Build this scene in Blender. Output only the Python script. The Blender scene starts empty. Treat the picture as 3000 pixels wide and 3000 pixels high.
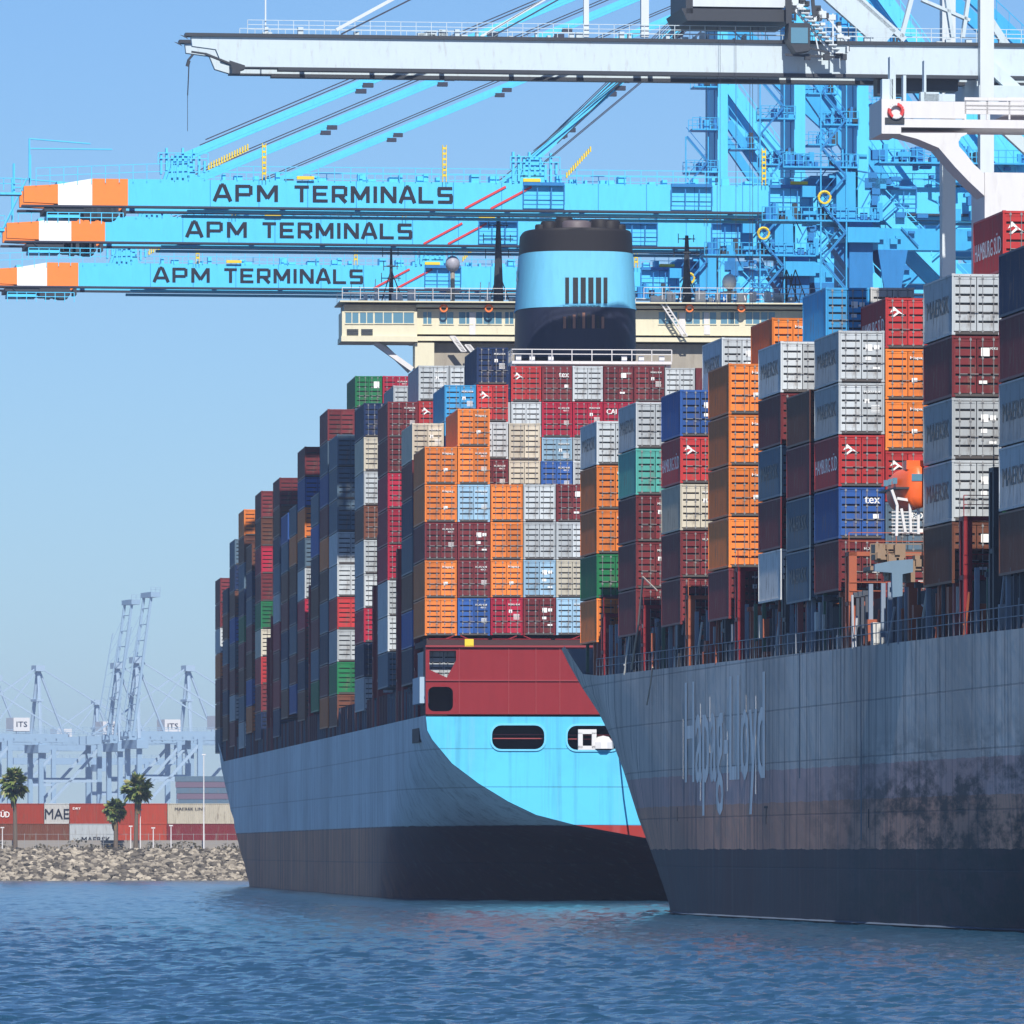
import bpy, bmesh, math, random
from mathutils import Vector, Matrix
random.seed(7)
S = bpy.context.scene
COL = S.collection
# ------------------------------------------------------------------ camera, light, exposure
F = 24000.0      # focal length in photograph pixels (3000 px frame)
HZ = 2495.0      # horizon row
CH = 3.8         # camera height
cam = bpy.data.cameras.new('camera'); co = bpy.data.objects.new('camera', cam); COL.objects.link(co)
cam.sensor_width = 36; cam.lens = 36*F/3000; cam.shift_y = (HZ-1500)/3000
cam.clip_start = 1; cam.clip_end = 30000
co.location = (0, 0, CH); co.rotation_euler = (math.radians(90), 0, 0)
S.camera = co
SUN_EL, SUN_AZ = math.radians(47), math.radians(5.6)     # azimuth to the right of straight behind the camera
W = bpy.data.worlds.new('World'); S.world = W; W.use_nodes = True
wn, wl = W.node_tree.nodes, W.node_tree.links
sky = wn.new('ShaderNodeTexSky'); sky.sky_type = 'NISHITA'; sky.sun_disc = False
sky.sun_elevation = SUN_EL; sky.sun_rotation = math.pi-SUN_AZ
sky.air_density = 1.0; sky.dust_density = 0.0; sky.ozone_density = 6.0
tint = wn.new('ShaderNodeMix'); tint.data_type = 'RGBA'; tint.blend_type = 'MULTIPLY'; tint.inputs[0].default_value = 1
tint.inputs[7].default_value = (0.69, 0.87, 1.12, 1)
wl.new(sky.outputs[0], tint.inputs[6]); wl.new(tint.outputs[2], wn['Background'].inputs[0])
wn['Background'].inputs[1].default_value = 0.073
sl = bpy.data.lights.new('sun', 'SUN'); so = bpy.data.objects.new('sun', sl); COL.objects.link(so)
sl.energy = 5.0; sl.angle = math.radians(0.5); sl.color = (1.0, 0.95, 0.87)
sd = Vector((math.sin(SUN_AZ)*math.cos(SUN_EL), -math.cos(SUN_AZ)*math.cos(SUN_EL), math.sin(SUN_EL)))
so.rotation_euler = sd.to_track_quat('Z', 'Y').to_euler()
S.view_settings.view_transform = 'Standard'; S.view_settings.look = 'None'
S.view_settings.exposure = 0.42; S.view_settings.gamma = 1
S.render.engine = 'CYCLES'
S.cycles.volume_bounces = 0; S.cycles.max_bounces = 5

# ------------------------------------------------------------------ helpers
def tag(o, label=None, cat=None, group=None, kind=None):
    if label: o['label'] = label
    if cat: o['category'] = cat
    if group: o['group'] = group
    if kind: o['kind'] = kind
    return o

class Frame:
    """local axes: x = to the right, y = away, z = up; p0 is the origin, ang the turn to the left"""
    def __init__(s, X, Y, ang, Z=0.0):
        s.p0 = Vector((X, Y, Z)); s.ang = ang
        s.fw = Vector((-math.sin(ang), math.cos(ang), 0)); s.rt = Vector((math.cos(ang), math.sin(ang), 0))
    def ray(s, px, py): return Vector(((px-1500)/F, 1, (HZ-py)/F))
    def on_y(s, px, py, y):           # local point seen at that pixel on the plane local y = y
        C = Vector((0, 0, CH))-s.p0; d = s.ray(px, py)
        t = (y-C.dot(s.fw))/d.dot(s.fw); P = C+d*t
        return Vector((P.dot(s.rt), y, P.z))
    def on_x(s, px, py, x):
        C = Vector((0, 0, CH))-s.p0; d = s.ray(px, py)
        t = (x-C.dot(s.rt))/d.dot(s.rt); P = C+d*t
        return Vector((x, P.dot(s.fw), P.z))
    def world(s, x, y, z): return s.p0+s.rt*x+s.fw*y+Vector((0, 0, z))
    def empty(s, name):
        o = bpy.data.objects.new(name, None); COL.objects.link(o); o.location = s.p0; o.rotation_euler = (0, 0, s.ang); return o

class MB:
    def __init__(s): s.v = []; s.f = []; s.m = []
    def add(s, vs, fs, m=0):
        n = len(s.v); s.v += [tuple(p) for p in vs]; s.f += [tuple(i+n for i in f) for f in fs]; s.m += [m]*len(fs); return s
    def box(s, x0, x1, y0, y1, z0, z1, m=0):
        if x0 > x1: x0, x1 = x1, x0
        if y0 > y1: y0, y1 = y1, y0
        if z0 > z1: z0, z1 = z1, z0
        return s.add([(x0,y0,z0),(x1,y0,z0),(x1,y1,z0),(x0,y1,z0),(x0,y0,z1),(x1,y0,z1),(x1,y1,z1),(x0,y1,z1)],
              [(0,3,2,1),(4,5,6,7),(0,1,5,4),(1,2,6,5),(2,3,7,6),(3,0,4,7)], m)
    def bar(s, p, q, r, n=4, m=0, r2=None):
        p, q = Vector(p), Vector(q); d = (q-p)
        if d.length < 1e-6: return s
        d.normalize(); a = d.cross(Vector((0,0,1)))
        if a.length < 1e-3: a = Vector((1,0,0))
        a.normalize(); b = d.cross(a); r2 = r if r2 is None else r2
        vs = []
        for P, R in ((p, r), (q, r2)):
            for k in range(n):
                t = 2*math.pi*(k+.5)/n; vs.append(P+a*(R*math.cos(t))+b*(R*math.sin(t)))
        fs = [(k, k+n, (k+1) % n+n, (k+1) % n) for k in range(n)]+[tuple(range(n)), tuple(reversed(range(n, 2*n)))]
        return s.add(vs, fs, m)
    def beam(s, p, q, w, h, m=0):      # rectangular beam in an xz plane, w along y, h across
        p, q = Vector(p), Vector(q); d = (q-p).normalized(); a = Vector((0,1,0)); b = d.cross(a).normalized()
        vs = [P+a*(i*w/2)+b*(j*h/2) for P in (p, q) for i, j in ((-1,-1),(1,-1),(1,1),(-1,1))]
        return s.add(vs, [(0,1,2,3),(7,6,5,4),(0,4,5,1),(1,5,6,2),(2,6,7,3),(3,7,4,0)], m)
    def prism(s, pts, y0, y1, m=0):    # polygon of (x,z) extruded along y
        n = len(pts); vs = [(x, y0, z) for x, z in pts]+[(x, y1, z) for x, z in pts]
        return s.add(vs, [tuple(range(n)), tuple(reversed(range(n, 2*n)))]+[(k, k+n, (k+1) % n+n, (k+1) % n) for k in range(n)], m)
    def rail(s, p, q, h=1.1, step=2.0, r=.035, rails=(1.0, .55), m=0):
        p, q = Vector(p), Vector(q); L = (q-p).length; n = max(1, int(L/step))
        for k in range(n+1):
            a = p.lerp(q, k/n); s.bar(a, a+Vector((0,0,h)), r, 4, m)
        for t in rails: s.bar(p+Vector((0,0,h*t)), q+Vector((0,0,h*t)), r, 4, m)
        return s
    def lathe(s, c, prof, n=16, m=0):
        vs = []; fs = []
        for r, z in prof:
            for k in range(n):
                t = 2*math.pi*k/n; vs.append((c[0]+r*math.cos(t), c[1]+r*math.sin(t), c[2]+z))
        for i in range(len(prof)-1):
            for k in range(n): fs.append((i*n+k, i*n+(k+1) % n, (i+1)*n+(k+1) % n, (i+1)*n+k))
        return s.add(vs, fs, m)
    def mesh(s, name, mats, smooth=False):
        me = bpy.data.meshes.new(name); me.from_pydata(s.v, [], s.f)
        for m in (mats if isinstance(mats, (list, tuple)) else [mats]): me.materials.append(m)
        me.polygons.foreach_set('material_index', s.m)
        if smooth: me.polygons.foreach_set('use_smooth', [True]*len(s.f))
        bm = bmesh.new(); bm.from_mesh(me); bmesh.ops.recalc_face_normals(bm, faces=bm.faces); bm.to_mesh(me); bm.free()
        return me
    def build(s, name, mats, parent=None, smooth=False):
        return link(name, s.mesh(name, mats, smooth), parent)

def link(name, me, parent=None, loc=None):
    o = bpy.data.objects.new(name, me); COL.objects.link(o)
    if parent: o.parent = parent
    if loc: o.location = loc
    return o

TX = {}
def text_geo(txt, bold=.02):
    key = (txt, bold)
    if key not in TX:
        c = bpy.data.curves.new('t', 'FONT'); c.body = txt; c.size = 1; c.resolution_u = 2
        o = bpy.data.objects.new('t', c); COL.objects.link(o)
        dg = bpy.context.evaluated_depsgraph_get(); me = bpy.data.meshes.new_from_object(o.evaluated_get(dg))
        vs = [v.co.copy() for v in me.vertices]; fs = [tuple(p.vertices) for p in me.polygons]
        bpy.data.objects.remove(o); bpy.data.curves.remove(c); bpy.data.meshes.remove(me)
        x0 = min(v.x for v in vs); x1 = max(v.x for v in vs); y0 = min(v.y for v in vs); y1 = max(v.y for v in vs)
        TX[key] = ([((v.x-x0)/(x1-x0), (v.y-y0)/(y1-y0)) for v in vs], fs)
    return TX[key]
def put_text(mb, txt, o, ax, ay, bold=.02, m=0):    # unit box of the text laid on origin o with edge vectors ax, ay
    vs, fs = text_geo(txt, 0); o, ax, ay = Vector(o), Vector(ax), Vector(ay)
    nn = ax.cross(ay).normalized()*.004; k = ax.normalized()*ay.length*bold*2
    for j in (0, 1): mb.add([o+ax*a+ay*b+nn*j+k*j for a, b in vs], fs, m)

def plate(name, outer, holes, y, th, mat, parent, m2=None):      # flat plate in the xz plane with real openings
    c = bpy.data.curves.new(name, 'CURVE'); c.dimensions = '2D'; c.fill_mode = 'BOTH'; c.extrude = th/2
    for ring in [outer]+holes:
        sp = c.splines.new('POLY'); sp.points.add(len(ring)-1); sp.use_cyclic_u = True
        for p, (a, b) in zip(sp.points, ring): p.co = (a, b, 0, 1)
    o = bpy.data.objects.new('t', c); COL.objects.link(o)
    me = bpy.data.meshes.new_from_object(o.evaluated_get(bpy.context.evaluated_depsgraph_get()))
    bpy.data.objects.remove(o); bpy.data.curves.remove(c)
    me.transform(Matrix.Translation((0, y, 0)) @ Matrix.Rotation(math.pi/2, 4, 'X'))
    me.name = name; me.materials.clear(); me.materials.append(mat)
    return link(name, me, parent)
def rrect(x0, x1, z0, z1, r, n=5):
    pts = []
    for cx, cz, a0 in ((x1-r, z1-r, 0), (x0+r, z1-r, 90), (x0+r, z0+r, 180), (x1-r, z0+r, 270)):
        for k in range(n+1):
            t = math.radians(a0+90*k/n); pts.append((cx+r*math.cos(t), cz+r*math.sin(t)))
    return pts

STROKES = {'A': ((0,0,.42,1),(.58,1,1,0),(.2,.3,.8,.3),(.4,1,.6,1)), 'P': ((.08,0,.08,1),(0,.93,.9,.93),(.92,.95,.92,.42),(.1,.42,.9,.42)), 'M': ((.07,0,.07,1),(.93,0,.93,1),(.1,.95,.5,.2),(.5,.2,.9,.95)),
 'T': ((0,.92,1,.92),(.5,0,.5,1)), 'E': ((.08,0,.08,1),(0,.92,1,.92),(0,.5,.9,.5),(0,.08,1,.08)), 'R': ((.08,0,.08,1),(0,.93,.9,.93),(.92,.95,.92,.42),(.1,.42,.9,.42),(.5,.42,.95,0)),
 'I': ((.5,0,.5,1),), 'N': ((.07,0,.07,1),(.93,0,.93,1),(.1,.95,.9,.05)), 'L': ((.08,0,.08,1),(0,.08,1,.08)), 'S': ((0,.92,1,.92),(.08,.92,.08,.5),(0,.5,1,.5),(.92,.5,.92,.08),(0,.08,1,.08))}
def stroke_text(mb, word, x0, y, z0, w, gap, h, th=.3):      # heavy block letters facing the viewer
    x = x0; j = 0
    for ch in word:
        cw = w*(.22 if ch == 'I' else 1.25 if ch == 'M' else 1)
        for a, b, c, d in STROKES[ch]:
            yy = y-.002*(j % 5); j += 1; mb.beam((x+a*cw, yy, z0+b*h), (x+c*cw, yy, z0+d*h), .02, th*1.12*(1 if abs(a-c) < .01 or abs(b-d) > .01 else .8))
        x += cw+gap
    return x
# ------------------------------------------------------------------ materials
def nt(name):
    m = bpy.data.materials.new(name); m.use_nodes = True; t = m.node_tree; return m, t.nodes, t.links, t.nodes['Principled BSDF']
def rgb(c): return (c[0], c[1], c[2], 1)
def noise(n, l, scale, vec=None, detail=4, rough=.6):
    x = n.new('ShaderNodeTexNoise'); x.inputs['Scale'].default_value = scale; x.inputs['Detail'].default_value = detail; x.inputs['Roughness'].default_value = rough
    if vec: l.new(vec, x.inputs['Vector'])
    return x.outputs[0]
def mapping(n, l, sc, src='Object'):
    tc = n.new('ShaderNodeTexCoord'); mp = n.new('ShaderNodeMapping'); mp.inputs['Scale'].default_value = sc; l.new(tc.outputs[src], mp.inputs[0]); return mp.outputs[0]
def ramp(n, l, fac, stops, const=False):
    r = n.new('ShaderNodeValToRGB'); e = r.color_ramp.elements
    if const: r.color_ramp.interpolation = 'CONSTANT'
    while len(e) < len(stops): e.new(.5)
    for k, (p, c) in enumerate(stops):
        e[k].position = p; e[k].color = rgb(c) if hasattr(c, '__len__') else (c, c, c, 1)
    l.new(fac, r.inputs[0]); return r.outputs[0]
def mix(n, l, fac, a, b, mode='MIX'):
    x = n.new('ShaderNodeMix'); x.data_type = 'RGBA'; x.blend_type = mode
    for i, s in ((0, fac), (6, a), (7, b)):
        if hasattr(s, 'links') or hasattr(s, 'is_linked'): l.new(s, x.inputs[i])
        else: x.inputs[i].default_value = (s if i == 0 else rgb(s))
    return x.outputs[2]
def paint(name, c, rough=.5, wear=.25, rust=.0, metal=0, scale=.6, vary=0.0, dirt=(.16, .12, .09)):
    m, n, l, b = nt(name)
    v = mapping(n, l, (1.0, 1.0, .22)); f = noise(n, l, scale*3, v, 6, .65)
    col = mix(n, l, ramp(n, l, f, [(.35, 0), (.75, wear)]), c, tuple(x*.55 for x in c))
    if rust:
        f2 = noise(n, l, 2.2, v, 7, .7); col = mix(n, l, ramp(n, l, f2, [(.54, 0), (.68, rust)]), col, dirt)
    if vary:
        oi = n.new('ShaderNodeObjectInfo'); mr = n.new('ShaderNodeMapRange'); mr.inputs['To Min'].default_value = 1-vary; mr.inputs['To Max'].default_value = 1+vary*.6
        l.new(oi.outputs['Random'], mr.inputs[0]); hs = n.new('ShaderNodeHueSaturation'); l.new(mr.outputs[0], hs.inputs['Value']); l.new(col, hs.inputs['Color']); col = hs.outputs[0]
    l.new(col, b.inputs['Base Color']); b.inputs['Roughness'].default_value = rough; b.inputs['Metallic'].default_value = metal; b.inputs['Specular IOR Level'].default_value = .2
    return m
def flat(name, c, rough=.6, metal=0):
    m, n, l, b = nt(name); f = noise(n, l, 3, mapping(n, l, (1,1,1)))
    l.new(mix(n, l, ramp(n, l, f, [(.3, 0), (.8, .3)]), c, tuple(x*.7 for x in c)), b.inputs['Base Color'])
    b.inputs['Roughness'].default_value = rough; b.inputs['Metallic'].default_value = metal; return m

CC = {  # container paints
 'orange': (.84, .235, .045), 'maroon': (.19, .032, .036), 'red': (.52, .045, .045), 'crimson': (.45, .02, .05), 'light grey': (.56, .60, .62),
 'beige': (.60, .55, .44), 'pale blue': (.33, .52, .68), 'blue': (.035, .11, .36), 'navy': (.012, .03, .09), 'green': (.02, .20, .075),
 'teal': (.10, .42, .36), 'brown': (.16, .06, .035), 'bright blue': (.05, .33, .66), 'brick red': (.42, .065, .035), 'white': (.74, .74, .72), 'slate': (.10, .16, .22)}
CM = {k: paint('container_'+k.replace(' ', '_'), tuple(x*.88 for x in v), .5, .45, .65, vary=.28) for k, v in CC.items()}
RODM = flat('galvanised_steel', (.27, .27, .27), .5, .3)
DARK = flat('black_gasket', (.01, .011, .014), .7)
WHITE = flat('white_lettering', (.82, .82, .80), .5)
NAVYT = flat('dark_blue_lettering', (.006, .008, .02), .5)
REDP = flat('red_paint', (.62, .05, .05), .5)
YEL = flat('yellow_paint', (.75, .55, .03), .5)
GLASS, n_, l_, b_ = nt('window_glass'); b_.inputs['Base Color'].default_value = (.10, .22, .30, 1); b_.inputs['Roughness'].default_value = .08; b_.inputs['Specular IOR Level'].default_value = .8
CYAN = paint('crane_sky_blue', (.10, .54, .84), .45, .18, .12, dirt=(.05, .16, .3))
CYANM = paint('crane_half_shade_blue', (.05, .36, .66), .5, .25, .2, dirt=(.03, .1, .22))  # part-darkened crane blue, shade put into the colour
CYAND = paint('crane_shade_blue', (.03, .19, .46), .5, .3, .2, dirt=(.02, .07, .16))  # darker copy of the crane blue, shade painted into the colour
ROPE = flat('dark_wire_rope', (.03, .035, .06), .5)
CORANGE = flat('crane_orange', (.85, .22, .03), .5)
CWHITE = paint('crane_off_white', (.56, .61, .64), .5, .12, .1, dirt=(.35, .3, .26))
CGREY = paint('crane_pale_grey', (.50, .59, .64), .5, .12, .3, dirt=(.25, .2, .17))
DKST = flat('dark_steel', (.03, .035, .045), .55)
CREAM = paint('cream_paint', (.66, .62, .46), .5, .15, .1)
CREAM2 = paint('dark_beige_paint', (.34, .31, .26), .6, .4, .3)  # darker grey-beige base than the cream, with noise stains
SHIPW = paint('ship_white_paint', (.64, .63, .63), .5, .1, .12)
LBLUE = paint('ship_light_blue', (.15, .50, .73), .65, .25, .15, dirt=(.08, .2, .3))
FNAVY = paint('funnel_navy', (.018, .022, .045), .55, .3)
FBLACK = paint('funnel_soot_black', (.018, .016, .018), .6, .3)
SRED = paint('deck_house_red', (.23, .02, .025), .5, .25)
LORANGE = flat('lifeboat_orange', (.85, .13, .02), .4)
ORNGP = flat('orange_primer', (.34, .085, .035), .6)

def hull_mat(name, bands, streak=.35, light=.25, seam=True, patch=0, broad=.3, fwd=False):
    """bands: list of (z upto, colour) bottom up - hull paint bands by height"""
    m, n, l, b = nt(name)
    tc = n.new('ShaderNodeTexCoord'); sx = n.new('ShaderNodeSeparateXYZ'); l.new(tc.outputs['Object'], sx.inputs[0])
    nz = noise(n, l, .5, mapping(n, l, (.1, 1, .1)), 3)
    dv = n.new('ShaderNodeMath'); dv.operation = 'MULTIPLY_ADD'; l.new(nz, dv.inputs[0]); dv.inputs[1].default_value = .25; l.new(sx.outputs[2], dv.inputs[2])
    dd = n.new('ShaderNodeMath'); dd.operation = 'DIVIDE'; l.new(dv.outputs[0], dd.inputs[0]); dd.inputs[1].default_value = 20
    st = [(0, bands[0][1])]+[(bands[k-1][0]/20, bands[k][1]) for k in range(1, len(bands))]
    col = ramp(n, l, dd.outputs[0], st, True)
    if fwd:    # rust-brown bottom paint along the forward and middle body
        g1 = n.new('ShaderNodeMapRange'); l.new(sx.outputs[1], g1.inputs[0]); g1.inputs[1].default_value = 38; g1.inputs[2].default_value = 75
        g2 = n.new('ShaderNodeMapRange'); l.new(sx.outputs[2], g2.inputs[0]); g2.inputs[1].default_value = 5.9; g2.inputs[2].default_value = 5.7
        g3 = n.new('ShaderNodeMath'); g3.operation = 'MULTIPLY'; l.new(g1.outputs[0], g3.inputs[0]); l.new(g2.outputs[0], g3.inputs[1])
        g4 = n.new('ShaderNodeMath'); g4.operation = 'MULTIPLY'; l.new(g3.outputs[0], g4.inputs[0]); l.new(ramp(n, l, noise(n, l, 1, mapping(n, l, (.5, .5, .08)), 5, .65), [(.32, .35), (.62, 1)]), g4.inputs[1])
        col = mix(n, l, g4.outputs[0], col, (.70, .30, .17))
    # vertical rain and rust streaks
    s1 = noise(n, l, 1, mapping(n, l, (1.3, 1.3, .05)), 5, .7)
    col = mix(n, l, ramp(n, l, s1, [(.50, 0), (.66, streak)]), col, (.03, .04, .06))
    s2 = noise(n, l, 1, mapping(n, l, (.9, .9, .035)), 6, .75)
    col = mix(n, l, ramp(n, l, s2, [(.54, 0), (.68, light)]), col, (.42, .47, .52))
    s3 = noise(n, l, .18, mapping(n, l, (1, 1, 1)), 5, .6)
    col = mix(n, l, ramp(n, l, s3, [(.45, 0), (.75, .22)]), col, (.05, .07, .10))
    s5 = noise(n, l, 1, mapping(n, l, (.05, .05, .012)), 3, .6)
    col = mix(n, l, ramp(n, l, s5, [(.42, 0), (.62, broad)]), col, (.05, .06, .075))
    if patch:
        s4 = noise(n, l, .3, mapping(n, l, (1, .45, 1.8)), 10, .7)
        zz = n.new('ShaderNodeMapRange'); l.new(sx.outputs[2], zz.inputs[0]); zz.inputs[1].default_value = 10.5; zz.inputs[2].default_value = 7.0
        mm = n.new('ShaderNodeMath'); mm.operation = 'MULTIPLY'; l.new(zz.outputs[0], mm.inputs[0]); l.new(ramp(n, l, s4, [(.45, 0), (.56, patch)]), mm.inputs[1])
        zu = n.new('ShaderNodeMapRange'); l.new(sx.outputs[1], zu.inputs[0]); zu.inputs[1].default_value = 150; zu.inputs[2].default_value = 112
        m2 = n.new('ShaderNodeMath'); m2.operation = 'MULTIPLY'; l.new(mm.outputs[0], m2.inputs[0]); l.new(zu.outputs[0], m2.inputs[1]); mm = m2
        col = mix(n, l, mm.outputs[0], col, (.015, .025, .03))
    if seam:   # weld seams of the plating
        bk = n.new('ShaderNodeTexBrick'); bk.inputs['Scale'].default_value = 1; bk.inputs['Brick Width'].default_value = 11; bk.inputs['Row Height'].default_value = 2.9
        bk.inputs['Mortar Size'].default_value = .05; bk.inputs['Mortar Smooth'].default_value = .3; bk.offset = .0
        cb = n.new('ShaderNodeCombineXYZ'); l.new(sx.outputs[1], cb.inputs[0]); l.new(sx.outputs[2], cb.inputs[1]); l.new(cb.outputs[0], bk.inputs['Vector'])
        col = mix(n, l, ramp(n, l, bk.outputs['Fac'], [(0, 0), (1, .35)]), col, (.03, .04, .06))
        bp = n.new('ShaderNodeBump'); bp.inputs['Distance'].default_value = .05; bp.inputs['Strength'].default_value = .5
        w = noise(n, l, .6, mapping(n, l, (1, 1, 1)), 2); ad = n.new('ShaderNodeMath'); l.new(w, ad.inputs[0]); l.new(bk.outputs['Fac'], ad.inputs[1]); ad.operation = 'SUBTRACT'
        l.new(ad.outputs[0], bp.inputs['Height']); l.new(bp.outputs[0], b.inputs['Normal'])
    l.new(col, b.inputs['Base Color']); b.inputs['Roughness'].default_value = .6; b.inputs['Specular IOR Level'].default_value = .12
    return m
HULL_A = hull_mat('far_ship_hull_sheen_paint', [(5.9, (.09, .035, .04)), (30, (.64, .72, .75))], .35, .12, broad=.2, fwd=True)  # hull-side copy of the stern paint, light and shade put into its colours
TRANS = hull_mat('stern_lit_blue', [(5.9, (.34, .03, .02)), (30, (.10, .52, .76))], .22, .12, broad=.08)  # lit copy of the far ship's hull paint
HULL_B = hull_mat('near_ship_hull_sheen_paint', [(4.0, (.06, .033, .04)), (6.6, (.78, .38, .25)), (8.4, (.72, .46, .42)), (30, (.76, .68, .61))], .65, .1, patch=.85, broad=.4)  # upper tone raised and warmed, painting grazing sun onto a dark hull

# ------------------------------------------------------------------ setting: water, land, quay, haze
def sheet(name, pts, z, mat):
    me = bpy.data.meshes.new(name); me.from_pydata([(x, y, z) for x, y in pts], [], [tuple(range(len(pts)))]); me.materials.append(mat)
    return tag(link(name, me), kind='structure')
m, n, l, b = nt('harbour_water')
b.inputs['Base Color'].default_value = (.016, .060, .108, 1); b.inputs['Roughness'].default_value = .17; b.inputs['IOR'].default_value = 1.33
h1 = noise(n, l, 1, mapping(n, l, (.55, .30, 1)), 3, .55); h2 = noise(n, l, 1, mapping(n, l, (1.9, .9, 1)), 4, .6); h3 = noise(n, l, 1, mapping(n, l, (.05, .02, 1)), 2)
a = n.new('ShaderNodeMath'); a.operation = 'MULTIPLY_ADD'; l.new(h2, a.inputs[0]); a.inputs[1].default_value = .45; l.new(h1, a.inputs[2])
a2 = n.new('ShaderNodeMath'); a2.operation = 'MULTIPLY'; l.new(a.outputs[0], a2.inputs[0]); l.new(ramp(n, l, h3, [(.35, .85), (.65, 1)]), a2.inputs[1])
bp = n.new('ShaderNodeBump'); bp.inputs['Distance'].default_value = .10; bp.inputs['Strength'].default_value = 1.0
l.new(a2.outputs[0], bp.inputs['Height']); l.new(bp.outputs[0], b.inputs['Normal'])
WATER = m
import numpy as np
rs = np.random.RandomState(4)
ys = [165.0]
while ys[-1] < 1072: ys.append(ys[-1]+max(.22, (ys[-1]/165)**1.6*.2))
ys = np.array(ys); NX = 330
xs_ = np.linspace(-.105, .115, NX)
X = ys[:, None]*xs_[None, :]; Y = np.repeat(ys[:, None], NX, 1); Z = np.zeros_like(X)
for k in range(70):
    lam = 10**rs.uniform(-.42, .32); th = rs.normal(1.3, .7); kk = 2*np.pi/lam; A = .0085*lam**.75
    ph = (X*np.cos(th)+Y*np.sin(th))*kk+rs.uniform(0, 6.28)
    Z += A*(1-np.abs(np.sin(ph/2))*1.6) if k % 2 else A*np.sin(ph)
gust = .85+.13*np.sin(X*.05+Y*.011+1)*np.sin(Y*.017+X*.02)
Z = Z*gust; Z -= Z.mean()
nv = len(ys)*NX
V = np.stack([X, Y, Z], 2).reshape(-1, 3)
idx = np.arange(nv).reshape(len(ys), NX); q_ = np.stack([idx[:-1, :-1], idx[:-1, 1:], idx[1:, 1:], idx[1:, :-1]], 2).reshape(-1, 4)
V = np.vstack([V, [[-7000, -200, -.45], [7000, -200, -.45], [7000, 7000, -.45], [-7000, 7000, -.45]]]); q_ = np.vstack([q_, [[nv, nv+1, nv+2, nv+3]]])
me = bpy.data.meshes.new('water'); me.vertices.add(len(V)); me.vertices.foreach_set('co', V.ravel()); nf = len(q_)
me.loops.add(nf*4); me.loops.foreach_set('vertex_index', q_.ravel().astype(np.int32)); me.polygons.add(nf); me.polygons.foreach_set('loop_start', np.arange(nf, dtype=np.int32)*4)
me.update(calc_edges=True); me.polygons.foreach_set('use_smooth', [True]*nf); me.materials.append(WATER); tag(link('water', me), kind='structure')
print('water verts', len(V), 'rms', Z.std(), Z.min(), Z.max())
EARTH = flat('terminal_yard_ground', (.20, .19, .18), .9)
CONC = flat('quay_concrete', (.32, .31, .29), .85)
QA = math.atan(.127)
def quay_x(y): return 29+.127*(760-y)
qb = MB(); y0, y1 = 100, 1500
qb.add([(quay_x(y0), y0, -3), (900, y0, -3), (900, y1, -3), (quay_x(y1), y1, -3), (quay_x(y0), y0, 5), (900, y0, 5), (900, y1, 5), (quay_x(y1), y1, 5)],
       [(0,3,2,1),(4,5,6,7),(0,1,5,4),(1,2,6,5),(2,3,7,6),(3,0,4,7)])
tag(qb.build('quay', CONC), kind='structure')
lb = MB(); lb.box(-6500, -62+0, 1083, 6500, -2, 3.9); lb.box(-62, 6500, 1503, 6500, -2, 3.9); lb.box(-62, -20, 1083, 1503, -2, 3.9)
tag(lb.build('ground', EARTH), kind='structure')
# haze
hm = bpy.data.materials.new('haze_air'); hm.use_nodes = True; hn = hm.node_tree.nodes; hn.clear()
ho = hn.new('ShaderNodeOutputMaterial'); hv = hn.new('ShaderNodeVolumePrincipled'); hv.inputs['Color'].default_value = (.46, .60, .88, 1)
hv.inputs['Density'].default_value = .00010; hv.inputs['Anisotropy'].default_value = 0
hm.node_tree.links.new(hv.outputs[0], ho.inputs['Volume'])
hz = MB(); hz.box(-7500, 7500, -300, 7500, -4, 125)
tag(hz.build('haze', hm), kind='stuff')

# ------------------------------------------------------------------ rock bank
m, n, l, b = nt('pale_rock')
g = n.new('ShaderNodeNewGeometry'); f = noise(n, l, 1.2, mapping(n, l, (1,1,1)), 5)
c1 = ramp(n, l, g.outputs['Random Per Island'], [(0, (.025, .022, .018)), (.4, (.11, .095, .075)), (1, (.44, .385, .30))])
l.new(mix(n, l, ramp(n, l, f, [(.4, 0), (.7, .5)]), c1, (.10, .085, .07)), b.inputs['Base Color']); b.inputs['Roughness'].default_value = .9
ROCK = m
rk = MB()
base = bmesh.new(); bmesh.ops.create_icosphere(base, subdivisions=1, radius=1); bv = [v.co.copy() for v in base.verts]; bf = [tuple(v.index for v in f.verts) for f in base.faces]; base.free()
rr = random.Random(3)
for k in range(6500):
    x = rr.uniform(-92, -22); t = rr.random()
    y = 1071+t*9; z = -.3+t*4.4; r = rr.uniform(.17, .55)*(1.15-.25*t)
    R = Matrix.Rotation(rr.uniform(0, 6), 3, 'X') @ Matrix.Rotation(rr.uniform(0, 6), 3, 'Z'); sc = Vector((rr.uniform(.8, 1.5), rr.uniform(.7, 1.1), rr.uniform(.55, 1)))
    vs = []
    for p in bv:
        q = R @ (p*rr.uniform(.75, 1.2)); vs.append((x+q.x*r*sc.x, y+q.y*r*sc.y, z+q.z*r*sc.z))
    rk.add(vs, bf)
tag(rk.build('rock_bank', ROCK), kind='stuff')
rb = MB(); rb.add([(-6500, 1070, -2), (-20, 1070, -2), (-20, 1083, 3.9), (-6500, 1083, 3.9)], [(0,1,2,3)])
tag(rb.build('bank_slope', flat('bank_soil', (.10, .085, .07), .95)), kind='structure')

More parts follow.
